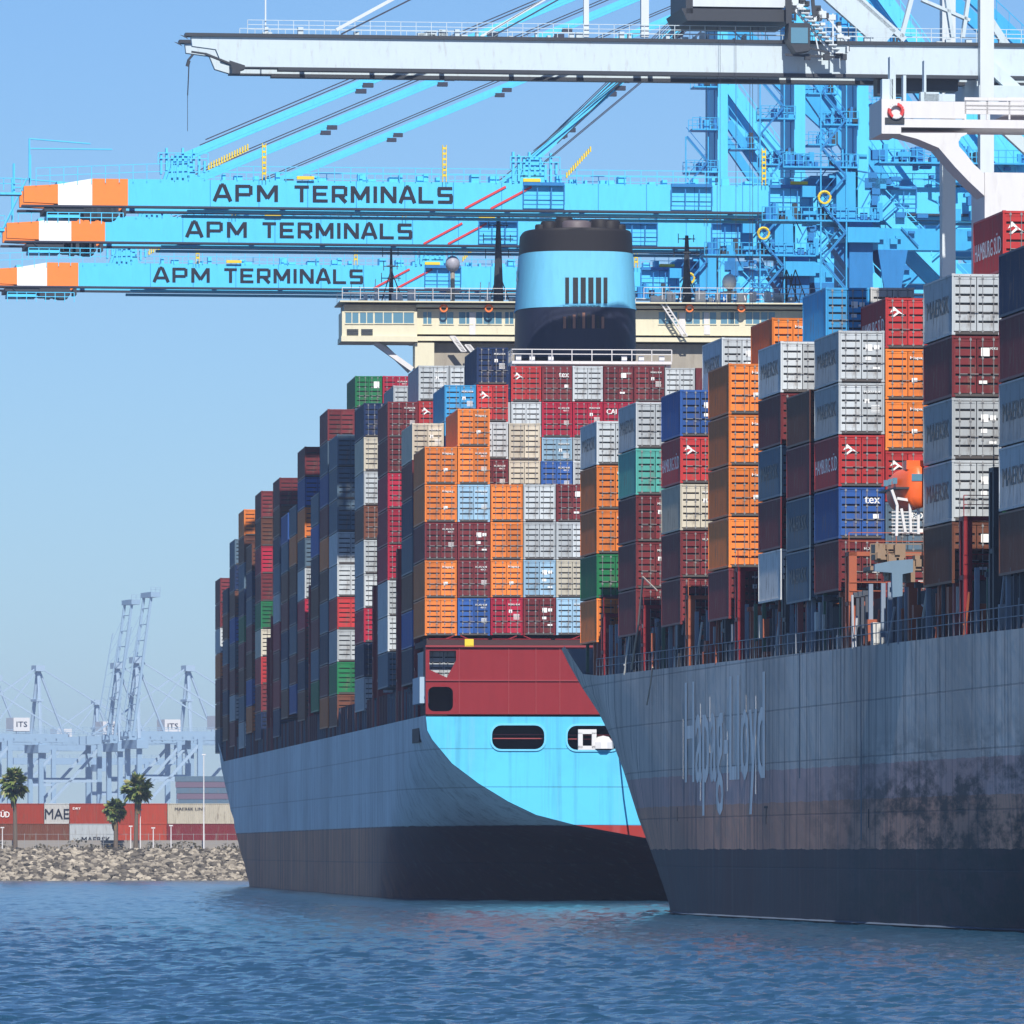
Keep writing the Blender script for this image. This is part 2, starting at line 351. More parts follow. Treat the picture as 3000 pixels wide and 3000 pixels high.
# ------------------------------------------------------------------ shipping containers
CW, CL, CHH = 2.438, 12.192, 2.84
def corrugated(mb, axis, c, a0, a1, z0, z1, out, pitch=.28, d=.04, m=0):
    n = int((a1-a0)/pitch); st = (a1-a0)/n; pts = []
    for k in range(n):
        s = a0+k*st
        pts += [(s, 0), (s+.3*st, 0), (s+.5*st, d), (s+.8*st, d)]
    pts.append((a1, 0)); vs = []
    for z in (z0, z1):
        for s, q in pts: vs.append((c+out*q*-1, s, z) if axis == 'x' else (s, z, c-q))
    N = len(pts); mb.add(vs, [(k, k+1, N+k+1, N+k) for k in range(N-1)], m)
def container_body(L=CL, H=CHH):
    mb = MB(); w = CW; p = .09
    # frame: corner posts, rails
    for x in (0, w-p):
        for y in (0, L-p): mb.box(x, x+p, y, y+p, 0, H)
        mb.box(x, x+p, p, L-p, 0, .12); mb.box(x, x+p, p, L-p, H-.09, H)
    for y in (0, L-p): mb.box(p, w-p, y, y+p, 0, .13, 2); mb.box(p, w-p, y, y+p, H-.12, H)
    corrugated(mb, 'x', .025, p, L-p, .12, H-.09, -1); corrugated(mb, 'x', w-.025, p, L-p, .12, H-.09, 1)
    mb.add([(p, L-.03, .1), (w-p, L-.03, .1), (w-p, L-.03, H-.1), (p, L-.03, H-.1)], [(0,1,2,3)])
    mb.add([(p, p, H-.03), (w-p, p, H-.03), (w-p, L-p, H-.03), (p, L-p, H-.03)], [(0,1,2,3)])
    mb.add([(p, p, .1), (w-p, p, .1), (w-p, L-p, .1), (p, L-p, .1)], [(0,1,2,3)])
    mb.add([(p, .2, .1), (w-p, .2, .1), (w-p, .2, H-.1), (p, .2, H-.1)], [(0,1,2,3)], 1)   # dark behind the door gaps
    for x in (-.01, w-.16):      # corner castings
        for z in (-.02, H-.10):
            mb.box(x, x+.17, -.012, .16, z, z+.12, 0)
    return mb.mesh('container_body', [CM['orange'], DARK, flat('dark_sill', (.07, .06, .055), .7)])  # bottom sill coloured dark, drawing a line between tiers
def container_door(H=CHH):
    mb = MB(); w = 1.10; z0, z1 = .16, H-.15; n = 6; band = (z1-z0)/n
    mb.add([(0, .10, z0), (w, .10, z0), (w, .10, z1), (0, .10, z1)], [(0,1,2,3)], 1)
    for k in range(n):
        a = z0+k*band+.075; b_ = z0+(k+1)*band-.075
        mb.prism_y = None
        mb.add([(.04, .03, a), (w-.04, .03, a), (w-.04, .03, b_), (.04, .03, b_), (.04, .10, a-.03), (w-.04, .10, a-.03), (w-.04, .10, b_+.03), (.04, .10, b_+.03)],
               [(0,1,2,3),(0,4,5,1),(1,5,6,2),(2,6,7,3),(3,7,4,0)], 0)
    for x in (0, w-.07): mb.box(x, x+.07, .02, .10, z0, z1, 0)
    mb.box(0, w, .015, .10, z0, z0+.09, 0); mb.box(0, w, .015, .10, z1-.09, z1, 0)
    return mb.mesh('container_door', [CM['orange'], DARK])
def lock_rod(H=CHH):
    mb = MB(); mb.bar((0, -.01, .05), (0, -.01, H-.05), .02, 6)
    for z in (.16, .9, 1.8, H-.16): mb.box(-.05, .05, -.025, .03, z-.05, z+.05)
    mb.bar((0, -.05, 1.05), (.38, -.05, 1.05), .022, 5)
    return mb.mesh('lock_rod', [RODM])
def markings():
    out = {}
    def mk(nm, fn):
        mb = MB(); fn(mb); out[nm] = mb.mesh('marking', [WHITE])
    y = .012
    mk('plates', lambda b: [b.box(x, x+w_, y, y+.008, z, z+h_) for x, w_, z, h_ in ((.2, .36, 1.72, .36), (.64, .3, 1.8, .24), (.2, .3, 1.2, .2), (.6, .36, .7, .12))])
    mk('square', lambda b: b.box(.45, .95, y, y+.008, 1.75, 2.35))
    mk('swoosh', lambda b: (b.add([(.15, y, 2.0), (.35, y, 2.35), (.62, y, 2.1), (.95, y, 1.85), (.6, y, 2.0), (.42, y, 2.12)], [(0,1,5),(1,2,5),(2,3,4),(2,4,5)]),
                            b.add([(.2, y, 1.75), (.62, y, 2.1), (.7, y, 2.02), (.35, y, 1.75)], [(0,1,2,3)])))
    def small(b):
        put_text(b, 'HLXU 628', (.12, y, 2.28), (.86, 0, 0), (0, 0, .14)); put_text(b, '45G1', (.5, y, 2.08), (.4, 0, 0), (0, 0, .12))
        for k in range(4): b.box(.55, .95, y, y+.006, 1.0+k*.09, 1.04+k*.09)
    def small2(b):
        put_text(b, 'MSKU 804', (.12, y, 2.28), (.86, 0, 0), (0, 0, .14)); b.box(.15, .4, y, y+.006, 1.7, 1.95)
        for k in range(5): b.box(.5, .95, y, y+.006, 1.2+k*.09, 1.24+k*.09)
    def cai(b): put_text(b, 'CAI', (.15, y, 1.85), (.8, 0, 0), (0, 0, .42))
    def star(b):
        b.box(.2, .62, y, y+.006, 1.9, 2.3); put_text(b, 'MSKU', (.66, y, 2.2), (.36, 0, 0), (0, 0, .12)); b.box(.1, .5, y, y+.006, .6, .75)
    def hap(b): put_text(b, 'Hapag', (.12, y, 2.22), (.8, 0, 0), (0, 0, .22)); b.box(.2, .5, y, y+.006, .95, 1.2)
    def tex(b): put_text(b, 'tex', (.15, y, 1.95), (.8, 0, 0), (0, 0, .38)); b.box(.6, .9, y, y+.006, 1.1, 1.35)
    mk('star', star); mk('hapag', hap); mk('tex', tex)
    mk('code', small); mk('code2', small2); mk('cai', cai)
    return out
BODY = {12: container_body(), 8: container_body(8.0)}
DOOR = container_door(); ROD = lock_rod(); MARK = markings()
def side_text(txt, L, mat, z0=1.05, h=.85, a=.12):
    mb = MB(); put_text(mb, txt, (-.012, L*(1-a), z0), (0, -L*(1-2*a), 0), (0, 0, h), .03); return mb.mesh('lettering', [mat])
ST = {('m', 12): side_text('MAERSK', 12.19, NAVYT), ('m', 8): side_text('MAERSK', 8, NAVYT), ('h', 8): side_text('HAMBURG SÜD', 8, WHITE, .9, 1.0, .06), ('h', 12): side_text('HAMBURG SÜD', 12.19, WHITE, .9, 1.0),
      ('l', 8): side_text('Hapag-Lloyd', 8, NAVYT, .9, 1.0, .08)}
SPEC = []   # (frame, x, y, z, L, H, colour, label, importance, ship, rods, mark, stext)
ORD = ['', 'top', 'second', 'third', 'fourth', 'fifth', 'sixth', 'seventh', 'eighth', 'ninth', 'tenth', 'eleventh', 'twelfth']
ORD1 = ['first', 'second', 'third', 'fourth', 'fifth', 'sixth', 'seventh', 'eighth', 'ninth', 'tenth', 'eleventh', 'twelfth', 'thirteenth', 'fourteenth', 'fifteenth', 'sixteenth', 'seventeenth', 'eighteenth']
def make_container(fr, x, y, z, L, H, colour, label, group, rods=True, mark=None, stext=None, cat='container'):
    p = fr.world(x, y, z); e = bpy.data.objects.new('shipping_container', None); COL.objects.link(e)
    e.location = p; e.rotation_euler = (0, 0, fr.ang); e.scale = (1, 1, H/CHH)
    tag(e, label, cat, group)
    def part(nm, me, par, loc=None, sx=1, mt=None):
        o = link(nm, me, par, loc)
        if sx != 1: o.scale.x = sx
        if mt:
            o.material_slots[0].link = 'OBJECT'; o.material_slots[0].material = mt
        return o
    mt = CM[colour]
    part('body', BODY[8 if L < 10 else 12], e, None, 1, mt)
    d1 = part('door', DOOR, e, (.10, 0, 0), 1, mt); d2 = part('door', DOOR, e, (CW-1.2, 0, 0), 1, mt)
    if rods:
        for d in (d1, d2):
            for xx in (.28, .82): part('lock_rod', ROD, d, (xx, 0, 0))
    if mark:
        part('marking', MARK[mark], d1, (0, 0, 0)) if mark in ('swoosh', 'cai') else part('marking', MARK[mark], d2, (0, 0, 0))
    if stext: part('lettering', ST[stext], e)
    return e

def stack(fr, ship, bayname, colname, x, y, ztop, pitch, cols, zbase, L, vis=None, s=38., rods=True, stx=None, seedc=None):
    """a column of containers, colours listed from the top down; all below `vis` belongs to the hidden cargo"""
    n = max(1, int(round((ztop-zbase)/pitch))); r = random.Random(hash((round(x*10), round(y))) & 0xffff)
    pal = ['maroon', 'light grey', 'navy', 'brown', 'blue', 'slate', 'maroon', 'light grey', 'red', 'slate', 'brown', 'orange', 'green']
    vis = n if vis is None else vis
    for k in range(n):
        c = cols[k] if k < len(cols) else r.choice(pal)
        z = ztop-(k+1)*pitch
        H = min(pitch-.085, 2.98)
        if z < zbase-.8: break
        mk = None
        if rods:
            mk = r.choice(['plates', 'code', 'code2', 'tex', 'code', 'star', 'code2', 'cai' if c == 'crimson' else 'code', 'plates', 'star']) if c != 'red' else 'swoosh'
            if c == 'light grey' or c == 'beige': mk = r.choice([None, 'code2', 'plates' if ship == near else None])
            if c == 'orange': mk = r.choice(['code', 'hapag', 'hapag', None])
            if c == 'green' or c == 'teal': mk = 'square'
        tx = None
        if stx:
            if c in ('light grey', 'slate', 'pale blue'): tx = ('m', stx)
            if c in ('red',): tx = ('h', stx)
        pos = ORD[k+1]+(' in' if k == 0 else ' from top in')
        lab = f'{c} container, {pos} {colname}, {bayname}, {ship}'
        if len(lab.split()) > 16: lab = lab.replace(' from port', '').replace('from top in', 'down,')
        SPEC.append((fr, x, y, z, L, H, c, lab, ship, s*(1 if k < vis else 0), rods, mk, tx))

# ------------------------------------------------------------------ ship frames
AA = math.atan(2000/F)
FA = Frame((1247-1500)/F*622, 622, AA)
AB = math.atan(3000/F)
FB = Frame((4190-1500)/F*300, 300, AB)
def a_u(px): return FA.on_x(px, 2400, 0).y           # ship length coordinate of a pixel column on the port side
def b_u(px): return FB.on_x(px, 2200, 0).y
def sc(fr, x, y): return F/fr.world(x, y, 0).y
G, O, M, R, C_, K, P, B, N, E, T, D, L_, V, Wt = 'light grey', 'orange', 'maroon', 'red', 'crimson', 'beige', 'pale blue', 'blue', 'navy', 'green', 'teal', 'brown', 'bright blue', 'slate', 'white'
far = 'farther ship'; near = 'nearer ship'
CP = 2.51
def stackA(bn, bayname, u, col, ytop, cols, vis=None, zb=15.4, pitch=2.9, rods=True, stx=None):
    x = col*CP; s = sc(FA, x, u); zt = CH+(HZ-ytop)/s
    nm = 'port-edge stack' if col == 0 else f'{ORD1[col]} stack from port'
    stack(FA, far, bayname, nm, x, u, zt, pitch, cols, zb, CL, vis, s, rods, stx)
bays = ['aftmost bay']+[ORD1[k]+' bay from stern' for k in range(1, 16)]
u0 = .8
for col, yt, cs in ((0,1306,[O,O,M,O,O]), (1,1195,[O,O,P,M,M,B]), (2,1416,[O,O,O,C_]), (3,1416,[G,G,P,M]), (4,1416,[M,G,K,P])):
    stackA(0, bays[0], u0, col, yt, cs, zb=20.2, pitch=2.88)
for col in range(5, 17): stackA(0, bays[0], u0, col, 1416, [], 0, zb=20.2, pitch=2.88)
u1 = a_u(1208)
stackA(1, bays[1], u1, 0, 1237, [K,M,N,V,D,B,N]); stackA(1, bays[1], u1, 1, 1125, [L_,L_,M], 2); stackA(1, bays[1], u1, 2, 1015, [N,R,G,M], 4)
stackA(1, bays[1], u1, 3, 1237, [K,K], 2); stackA(1, bays[1], u1, 4, 1348, [B], 1); stackA(1, bays[1], u1, 5, 1348, [G], 1)
for col in range(6, 17): stackA(1, bays[1], u1, col, 1348, [], 0)
u2 = a_u(1136)
for col, yt, cs, v in ((0,1174,[M,M,C_,C_,C_,G,G,V,N],9), (1,1068,[G,R],2), (2,1068,[G],1), (3,1070,[N],1), (4,1070,[R,G],2), (5,1070,[M,C_,P],3), (6,1070,[G,C_,G],3), (7,1070,[M,C_],2), (8,1070,[M,R],2), (9,1075,[G,M],2), (10,1075,[M],0)):
    stackA(2, bays[2], u2, col, yt, cs, v)
for col in range(11, 17): stackA(2, bays[2], u2, col, 1180, [], 0)
u3 = a_u(1066)
stackA(3, bays[3], u3, 0, 1178, [N,K,G,D,G,G,C_,N,G]); stackA(3, bays[3], u3, 1, 1127, [G], 1)
for col in range(2, 17): stackA(3, bays[3], u3, col, 1180, [], 0)
more = [(988, 1270, [V,V,V,G,G,R,G,E,D]), (960, 1196, [M,V,B,M,O,D,V,N,M]), (933, 1440, [V,B,N,D,M,V,E,N]), (893, 1306, [M,B,O,V,G,C_,M,N,D]), (868, 1475, [V,O,D,N,V,M,B]), (843, 1500, [B,V,D,M,N,V,D]),
        (819, 1397, [M,D,N,V,G,C_,M,R,N]), (765, 1436, [M,D,C_,M,E,K,R,M]), (738, 1590, [D,N,V,M,D,B]), (715, 1490, [O,D,V,N,E,M,D]), (688, 1577, [V,N,D,B,V,M]), (667, 1720, [N,D,V,M,N]), (645, 1691, [M,M,G,O,M,D])]
for k, (px, yt, cs) in enumerate(more):
    u = a_u(px)+(.0); bn = bays[4+k] if 4+k < len(bays) else 'foremost bay'
    if k == len(more)-1: bn = 'foremost bay'
    stackA(4+k, bn, u, 0, yt, cs, rods=False)
    if px == 960:
        stackA(4+k, bn, u, 1, 1099, [E], 1); stackA(4+k, bn, u, 2, 1099, [C_], 1)
    elif px != 988: stackA(4+k, bn, u, 1, yt, [cs[0]], 1, rods=False)
    for col in (range(3, 14) if px == 960 else range(2, 14)):
        if px != 988 and u < 300 and not (col > 3 and 125 < u < 156): stackA(4+k, bn, u, col, yt+60, [], 0, rods=False)

bb = ['foremost bay']+[ORD1[k]+' bay from bow' for k in range(1, 10)]
def stackB(bn, px, col, ytop, cols, pitch_px, ybase, vis=None, stx=8):
    u = b_u(px); x = col*CP; s = sc(FB, x, u)
    zt = CH+(HZ-ytop)/s; zb = CH+(HZ-ybase)/s
    nm = 'port-edge stack' if col == 0 else 'inner tall stack' if col == 1.65 else f'{ORD1[col]} stack from port'
    stack(FB, near, bb[bn], nm, x, u, zt, pitch_px/s, cols, zb, 8.0, vis, s, True, stx)
stackB(0, 1748, 0, 1230, [G,O,O,E,O], 130, 1880); stackB(0, 1748, 1, 1230, [G,O,O,E,O], 130, 1880, 0)
stackB(1, 1863, 0, 1174, [G,T,M,M,M], 137, 1860); stackB(1, 1863, 1, 1174, [M,G,M], 137, 1860, 0)
stackB(2, 1993, 0, 1138, [B,R,K,M,M], 138, 1828); stackB(2, 1993, 1, 985, [G,G,G], 144, 1828, 1)
stackB(3, 2135, 0, 1061, [O,O,O,O,M], 150, 1811); stackB(3, 2135, 1, 927, [O,O,O], 148, 1811, 1)
stackB(4, 2287, 0, 996, [G,M,V,M,Wt], 152, 1790); stackB(4, 2287, 1, 838, [L_,L_], 155, 1790, 1); stackB(4, 2287, 2, 838, [Wt], 155, 1790, 1)
stackB(5, 2372, 0, 1138, [D,M,V,V], 155, 1790)
stackB(6, 2457, 0, 964, [G,G,R,B,M], 153, 1762)
stackB(5, 2372, 1.65, 868, [R,O,O,R,V,M], 150, 1790)
stackB(7, 2789, 0, 797, [G,M,G,G,D], 182, 1700); stackB(7, 2789, 1, 612, [R,M], 182, 1700, 1)
stackB(8, 3019, 0, 706, [N,M,G,G,D], 193, 1680); stackB(8, 3019, 1, 706, [], 193, 1680, 0)
for bi, px, yt in ((0,1748,1230), (1,1863,1174), (2,1993,1138), (3,2135,1061), (4,2287,996), (5,2372,1138), (7,2789,797), (8,3019,706)):
    for col in range({4: 3, 5: 4}.get(bi, 2), 15): stackB(bi, px, col, yt, [], 150, 1790, 0)

vis = [q for q in SPEC if q[9] > 0]; vis.sort(key=lambda q: -q[9]); keep = vis[:290]; rest = [q for q in SPEC if q[9] <= 0]+vis[290:]
for q in keep:
    fr, x, y, z, L, H, c, lab, ship, sz, rods, mk, tx = q
    make_container(fr, x, y, z, L, H, c, lab, f'containers stacked on the {ship}', rods, mk, tx)
names = list(CM); sb = MB()
for q in rest:
    fr, x, y, z, L, H, c = q[:7]
    P8 = [fr.world(x+a*CW, y+b_*L, z+d*H) for a, b_, d in ((0,0,0),(1,0,0),(1,1,0),(0,1,0),(0,0,1),(1,0,1),(1,1,1),(0,1,1))]
    sb.add(P8, [(0,3,2,1),(4,5,6,7),(0,1,5,4),(1,2,6,5),(2,3,7,6),(3,0,4,7)], names.index(c))
tag(sb.build('stacked_containers', [CM[k] for k in names]), kind='stuff')
sb_o = bpy.data.objects['stacked_containers']; sb_o['label'] = 'mass of stacked containers deep inside the cargo of both ships'; sb_o['category'] = 'containers'
print('containers individual', len(keep), 'rest', len(rest))

# ------------------------------------------------------------------ hulls
def interp(tab, z):
    if z <= tab[0][0]: return tab[0][1]
    for (a, p), (b_, q) in zip(tab, tab[1:]):
        if z <= b_: return p+(q-p)*(z-a)/(b_-a)
    return tab[-1][1]
def hull(name, parent, mat, beam, ztop, T, U0, U1, US, UL, open_stern=True):
    """lofted hull: T(z) inset of the side at the stern, U0 start, U1 end of the run, US start of the bow taper, UL stem"""
    fz = [0, .06, .12, .18, .24, .30, .36, .42, .48, .54, .60, .66, .72, .78, .84, .90, .95, 1]
    ts = [0, .01, .02, .035, .05, .07, .09, .11, .13, .15, .17, .2, .23, .27, .31, .36, .42, .5, .58, .64, .68, .71, .74, .77, .80, .83, .86, .885, .91, .93, .95, .965, .978, .988, .995, 1]
    mb = MB(); rows = []
    for f in fz:
        row = []
        for t in ts:
            z = -2.5+(14+2.5)*f
            for _ in range(2):
                u = U0(z)+(UL(z)-U0(z))*t; z = -2.5+(ztop(u)+2.5)*f
            v = 0
            if u < U1(z): v = T(z)*(1-(u-U0(z))/(U1(z)-U0(z)))**2.0
            if u > US(z): q = min(1, (u-US(z))/(UL(z)-US(z))); v = beam/2*(1-math.sqrt(max(0, 1-q*q)))
            row.append((v, u, z))
        rows.append(row)
    n = len(ts)
    for side in (0, 1):
        vs = [((p[0] if side == 0 else beam-p[0]), p[1], p[2]) for row in rows for p in row]
        mb.add(vs, [(i*n+k, i*n+k+1, (i+1)*n+k+1, (i+1)*n+k) for i in range(len(fz)-1) for k in range(n-1)])
    if not open_stern:
        for i in range(len(fz)-1):
            a, b_ = rows[i][0], rows[i+1][0]; mb.add([a, (beam-a[0], a[1], a[2]), (beam-b_[0], b_[1], b_[2]), b_], [(0,1,2,3)])
    o = mb.build(name, mat, parent, smooth=True)
    top = rows[-1]
    dk = MB(); vs = [(p[0]+.05, p[1], p[2]-.15) for p in top]+[(beam-p[0]-.05, p[1], p[2]-.15) for p in top]
    dk.add(vs, [(k, k+1, n+k+1, n+k) for k in range(n-1)]); dk.build('deck', DKST, parent)
    return o, top

# ---- farther ship
SA = FA.empty('container_ship'); tag(SA, 'farther container ship, light blue stern with red bulkhead and blue banded funnel', 'ship')
tT = [(4.4, 21.4), (4.8, 17), (5.8, 11.5), (6.6, 8.4), (7.6, 6.3), (9, 4), (10.5, 2), (12.3, .5), (13, .12), (14.2, 0)]
TA = lambda z: interp(tT, z) if z >= 4.4 else 21.45
UA0 = lambda z: 0 if z >= 4.4 else (4.4-z)/4.4*13
UA1 = lambda z: interp([(0, 56), (5, 44), (9, 30), (12, 16), (14.2, 6)], z)
UAS = lambda z: interp([(0, 255), (4.4, 282), (9, 305), (13.5, 326), (17, 335)], z)
UAL = lambda z: interp([(0, 325), (13.5, 343), (17, 347)], z)
zA = lambda u: 14.15 + (0 if u < 320 else min(2.5, (u-320)*.2))
hull('hull', SA, HULL_A, 42.9, zA, TA, UA0, UA1, UAS, UAL)
zz = [14.15-.1, 13, 12.3, 11.4, 10.5, 9.7, 9, 8.2, 7.6, 7, 6.6, 6.1, 5.8, 5.2, 4.8, 4.5]
port = [(TA(z), z) for z in zz]; outer = port+[(42.9-x, z) for x, z in reversed(port)]
def pa(px, py, u=0): q = FA.on_y(px, py, u); return (q.x, q.z)
def pr(x0, x1, yt, yb, u=0): a = pa(x0, yt, u); b_ = pa(x1, yb, u); return a[0], b_[0], b_[1], a[1]
w1 = pr(1441, 1594, 2125, 2195); w2 = pr(1662, 1815, 2126, 2197)
plate('transom', outer, [rrect(*w1, .7), rrect(*w2, .7)], 0, .25, TRANS, SA)
for w in (w1, w2):
    a = rrect(w[0]-.14, w[1]+.14, w[2]-.14, w[3]+.14, .8)
    plate('window_rim', a, [rrect(*w, .7)], -.16, .1, paint('pale_blue_rim', (.16, .55, .76), .5), SA)
mb = MB(); mb.box(1.5, 41.4, 3.2, 3.4, 11.3, 14); mb.box(1.5, 41.4, .2, 3.2, 11.35, 11.5)
mb.build('mooring_deck', flat('dark_interior', (.035, .03, .03), .8), SA)
mb = MB()
for w in (w1, w2):
    for z in (.45, .62): mb.bar((w[0]-.2, .5, w[2]+z*(w[3]-w[2])), (w[1]+.2, .5, w[2]+z*(w[3]-w[2])), .045, 5)
mb.build('railing', flat('rail_red', (.3, .05, .05)), SA)
fb = MB(); x, z = pa(1768, 2182); fb.lathe((x, .2, z-.3), [(.8, 0), (.75, .5), (.45, .9), (0, 1.0)], 10)
x, z = pa(1720, 2185); fb.box(x-.7, x-.35, -.2, .4, z-.2, z+1.0); fb.box(x+.35, x+.7, -.2, .4, z-.2, z+1.0); fb.box(x-.7, x+.7, -.2, .4, z+.9, z+1.25); fb.box(x-.7, x+.7, -.2, .4, z-.3, z)
fb.build('fairlead', SHIPW, SA)
# red bulkhead with openings
xa, xb, zb_, zt_ = pr(1247, 1640, 1895, 2094, .3)
o1 = pr(1258, 1336, 1906, 1985, .3); o2 = pr(1254, 1327, 2012, 2084, .3)
hole1 = [(o1[0], o1[2]+.6), (o1[0], o1[3]), (o1[1], o1[3]), (o1[1], o1[2]+1.3), (o1[1]-.7, o1[2])]
def mir(ring, c=10.25): return [(2*c-x, z) for x, z in reversed(ring)]
holes = [hole1, rrect(*o2, .45), mir(hole1, 10.3), mir(rrect(*o2, .45), 10.3)]
plate('stern_bulkhead', [(.02, zb_+.03), (42.8, zb_+.03), (42.8, zt_), (.02, zt_)], holes, .35, .15, SRED, SA)
mb = MB(); mb.box(.1, 42.7, 3.6, 3.8, 14.2, 20.1); mb.box(.1, .25, .7, 3.6, 14.2, 20); mb.box(0.1, 42.8, .45, 13, 19.45, 19.9)
mb.build('winch_deck', flat('dark_interior_red', (.05, .02, .02), .8), SA)
mb = MB(); zr = zb_+.03+2.52; mb.box(0, 42.8, .18, .27, zr, zr+.1); mb.box(0, 42.8, .1, .27, zt_-.02, zt_+.12)
for px in (1345, 1490, 1570, 1640): x = pa(px, 2000)[0]; mb.box(x, x+.06, .2, .27, zb_+.05, zt_-.05)
mb.build('bulkhead_stiffener', flat('bulkhead_red_trim', (.26, .025, .03)), SA)
mb = MB()
for k in range(9):
    x0 = .3+k*4.8; z0 = zt_+.1
    mb.bar((x0, .6, z0), (x0+1.9, .6, z0+.75), .05, 5); mb.bar((x0+4.2, .6, z0), (x0+2.4, .6, z0+.75), .05, 5); mb.bar((x0, .5, z0+.5), (x0+4.5, .5, z0+.5), .04, 5)
mb.build('lashing_rod', SRED, SA)
x0, x1, z0, z1 = pr(1362, 1388, 1872, 1894); mb = MB(); mb.box(x0, x1, .1, .7, z0, z1); mb.build('yellow_box', YEL, SA)
# deck-edge band: coaming and stanchions, port side
mb = MB(); mb.box(1.6, 41, 14, 330, 14.0, 16.5); mb.build('hatch_coaming', flat('hatch_dark', (.035, .03, .04), .7), SA)
r = random.Random(5)
stm = MB(); stm.box(0, .22, 0, .3, 0, 2.5); stme = stm.mesh('stanchion', [flat('stanchion_maroon', (.13, .05, .055), .6)])
stm2 = MB(); stm2.box(0, .16, 0, .2, 0, 2.5); stm2.box(0, .5, 0, .2, 2.3, 2.5); stme2 = stm2.mesh('stanchion', [flat('stanchion_grey', (.12, .15, .2), .6)])
for k in range(98):
    u = 12+k*3.2; link('stanchion', stme if r.random() < .55 else stme2, SA, (.1, u, 14.1))
# lashing bridges in the gaps between bays
def lashing_bridge(parent, fr, u, z0, z1, mat, wid=42.5, gap=1.1, x0=.1, floors=3):
    mb = MB(); n = int(wid/5.02)
    for k in range(n+1):
        x = x0+k*5.02
        mb.box(x, x+.42, u, u+.3, z0, z1); mb.box(x, x+.42, u+gap, u+gap+.3, z0, z1)
    for j in range(floors):
        z = z0+(z1-z0)*(j+1)/floors; mb.box(x0, x0+n*5.02+.28, u, u+gap+.3, z-.22, z)
        mb.rail((x0, u-.02, z), (x0+n*5.02, u-.02, z), 1.0, 2.5, .03)
    mb.build('lashing_bridge', mat, parent)
for px, zt2 in ((1212, 22), (1176, 30), (1160, 28), (1104, 30), (1090, 26), (1040, 30), (903, 29), (880, 28), (792, 28), (780, 26), (700, 25), (661, 26)):
    u = a_u(px); lashing_bridge(SA, FA, u, 14.1, zt2, SRED, floors=4)
# container glimpsed inside the open stern
make_container(FA, .28, 1.6, 16.4, 12, 2.75, 'light grey', 'lone grey container behind the opening in the red stern bulkhead, farther ship', 'containers stacked on the farther ship', True)
mb = MB(); x, z = pa(1216, 2060); mb.box(-.35, .35, a_u(1243), a_u(1222), 15.1, 17.1); mb.build('gangway_locker', paint('locker_pale_blue', (.35, .48, .6), .5), SA)
mb = MB(); mb.box(-.02, .3, a_u(1228), a_u(1208), 12.2, 13.3); mb.build('hull_opening', DARK, SA)
mb = MB(); mb.box(15, 28, 335, 337, 15, 21); mb.box(3, 39.5, 329, 331, 15, 21.5); mb.build('breakwater', flat('breakwater_dark', (.05, .06, .09)), SA)
mb = MB()
mb.lathe((7.2, 338, 16.6), [(.6, 0), (.9, .6), (.9, 1.4), (.5, 2)], 12); mb.build('bow_bollard', REDP, SA)

# superstructure and bridge
us = 140.0
def ps(px, py, u=us): q = FA.on_y(px, py, u); return q.x, q.z
def rect(mb, x0, x1, yt, yb, u, d, m=0):
    a = ps(x0, yt, u); b_ = ps(x1, yb, u); mb.box(a[0], b_[0], u, u+d, b_[1], a[1], m)
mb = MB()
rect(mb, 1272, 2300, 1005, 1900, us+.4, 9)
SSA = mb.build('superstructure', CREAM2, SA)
mb = MB()
rect(mb, 1002, 1222, 912, 1000, us-1, 5); rect(mb, 1000, 1224, 984, 1001, us-1.3, 5.6)
rect(mb, 1222, 2420, 905, 985, us-.2, 7); rect(mb, 1215, 2424, 985, 1004, us-.6, 8); rect(mb, 1216, 1272, 1004, 1300, us-.9, 3)
rect(mb, 996, 2424, 880, 892, us-1.5, 8.4); rect(mb, 1220, 2422, 892, 906, us-.9, 7)
WB = mb.build('wheelhouse', CREAM, SA)
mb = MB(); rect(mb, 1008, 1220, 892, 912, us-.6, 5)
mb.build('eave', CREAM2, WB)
def window(px0, px1, yt, yb, u, frame=True):
    mb = MB(); rect(mb, px0, px1, yt, yb, u-.03, .2); w = mb.build('window', GLASS, WB)
    f_ = MB(); a = ps(px0, yt, u-.05); b_ = ps(px1, yb, u-.05)
    f_.box(a[0]-.06, b_[0]+.06, u-.08, u, b_[1]-.06, b_[1]+.03); f_.box(a[0]-.06, b_[0]+.06, u-.08, u, a[1]-.03, a[1]+.06)
    f_.box((a[0]+b_[0])/2-.04, (a[0]+b_[0])/2+.04, u-.07, u-.02, b_[1], a[1]); f_.build('window_frame', CREAM, w)
for px in (1012, 1055, 1098, 1152): window(px, px+(38 if px < 1098 else (50 if px < 1150 else 60)), 914, 948, us-1)
for px in (1240, 1288, 1345, 1395, 1430, 1480, 1930, 1960, 2010, 2058, 2112, 2140, 2185, 2230): window(px, px+(40 if px % 20 else 24), 913, 950, us-.2)
for px in (1375, 1990, 2062): 
    mb = MB(); rect(mb, px, px+18, 915, 980, us-.26, .1); mb.build('door', SHIPW, WB)
mb = MB()
for k in range(2):
    for j in range(4): rect(mb, 1016+k*42, 1050+k*42, 964+j*5, 967+j*5, us-1.06, .1)
mb.build('louvre', DKST, WB)
mb = MB(); a = ps(1098, 1003); b_ = ps(1208, 1082); mb.beam((a[0], us+.2, a[1]), (b_[0], us+.2, b_[1]), .8, .45); mb.beam((a[0]+.9, us+3.4, a[1]), (b_[0], us+3.4, b_[1]), .8, .4)
mb.build('wing_strut', SHIPW, WB)
mb = MB()
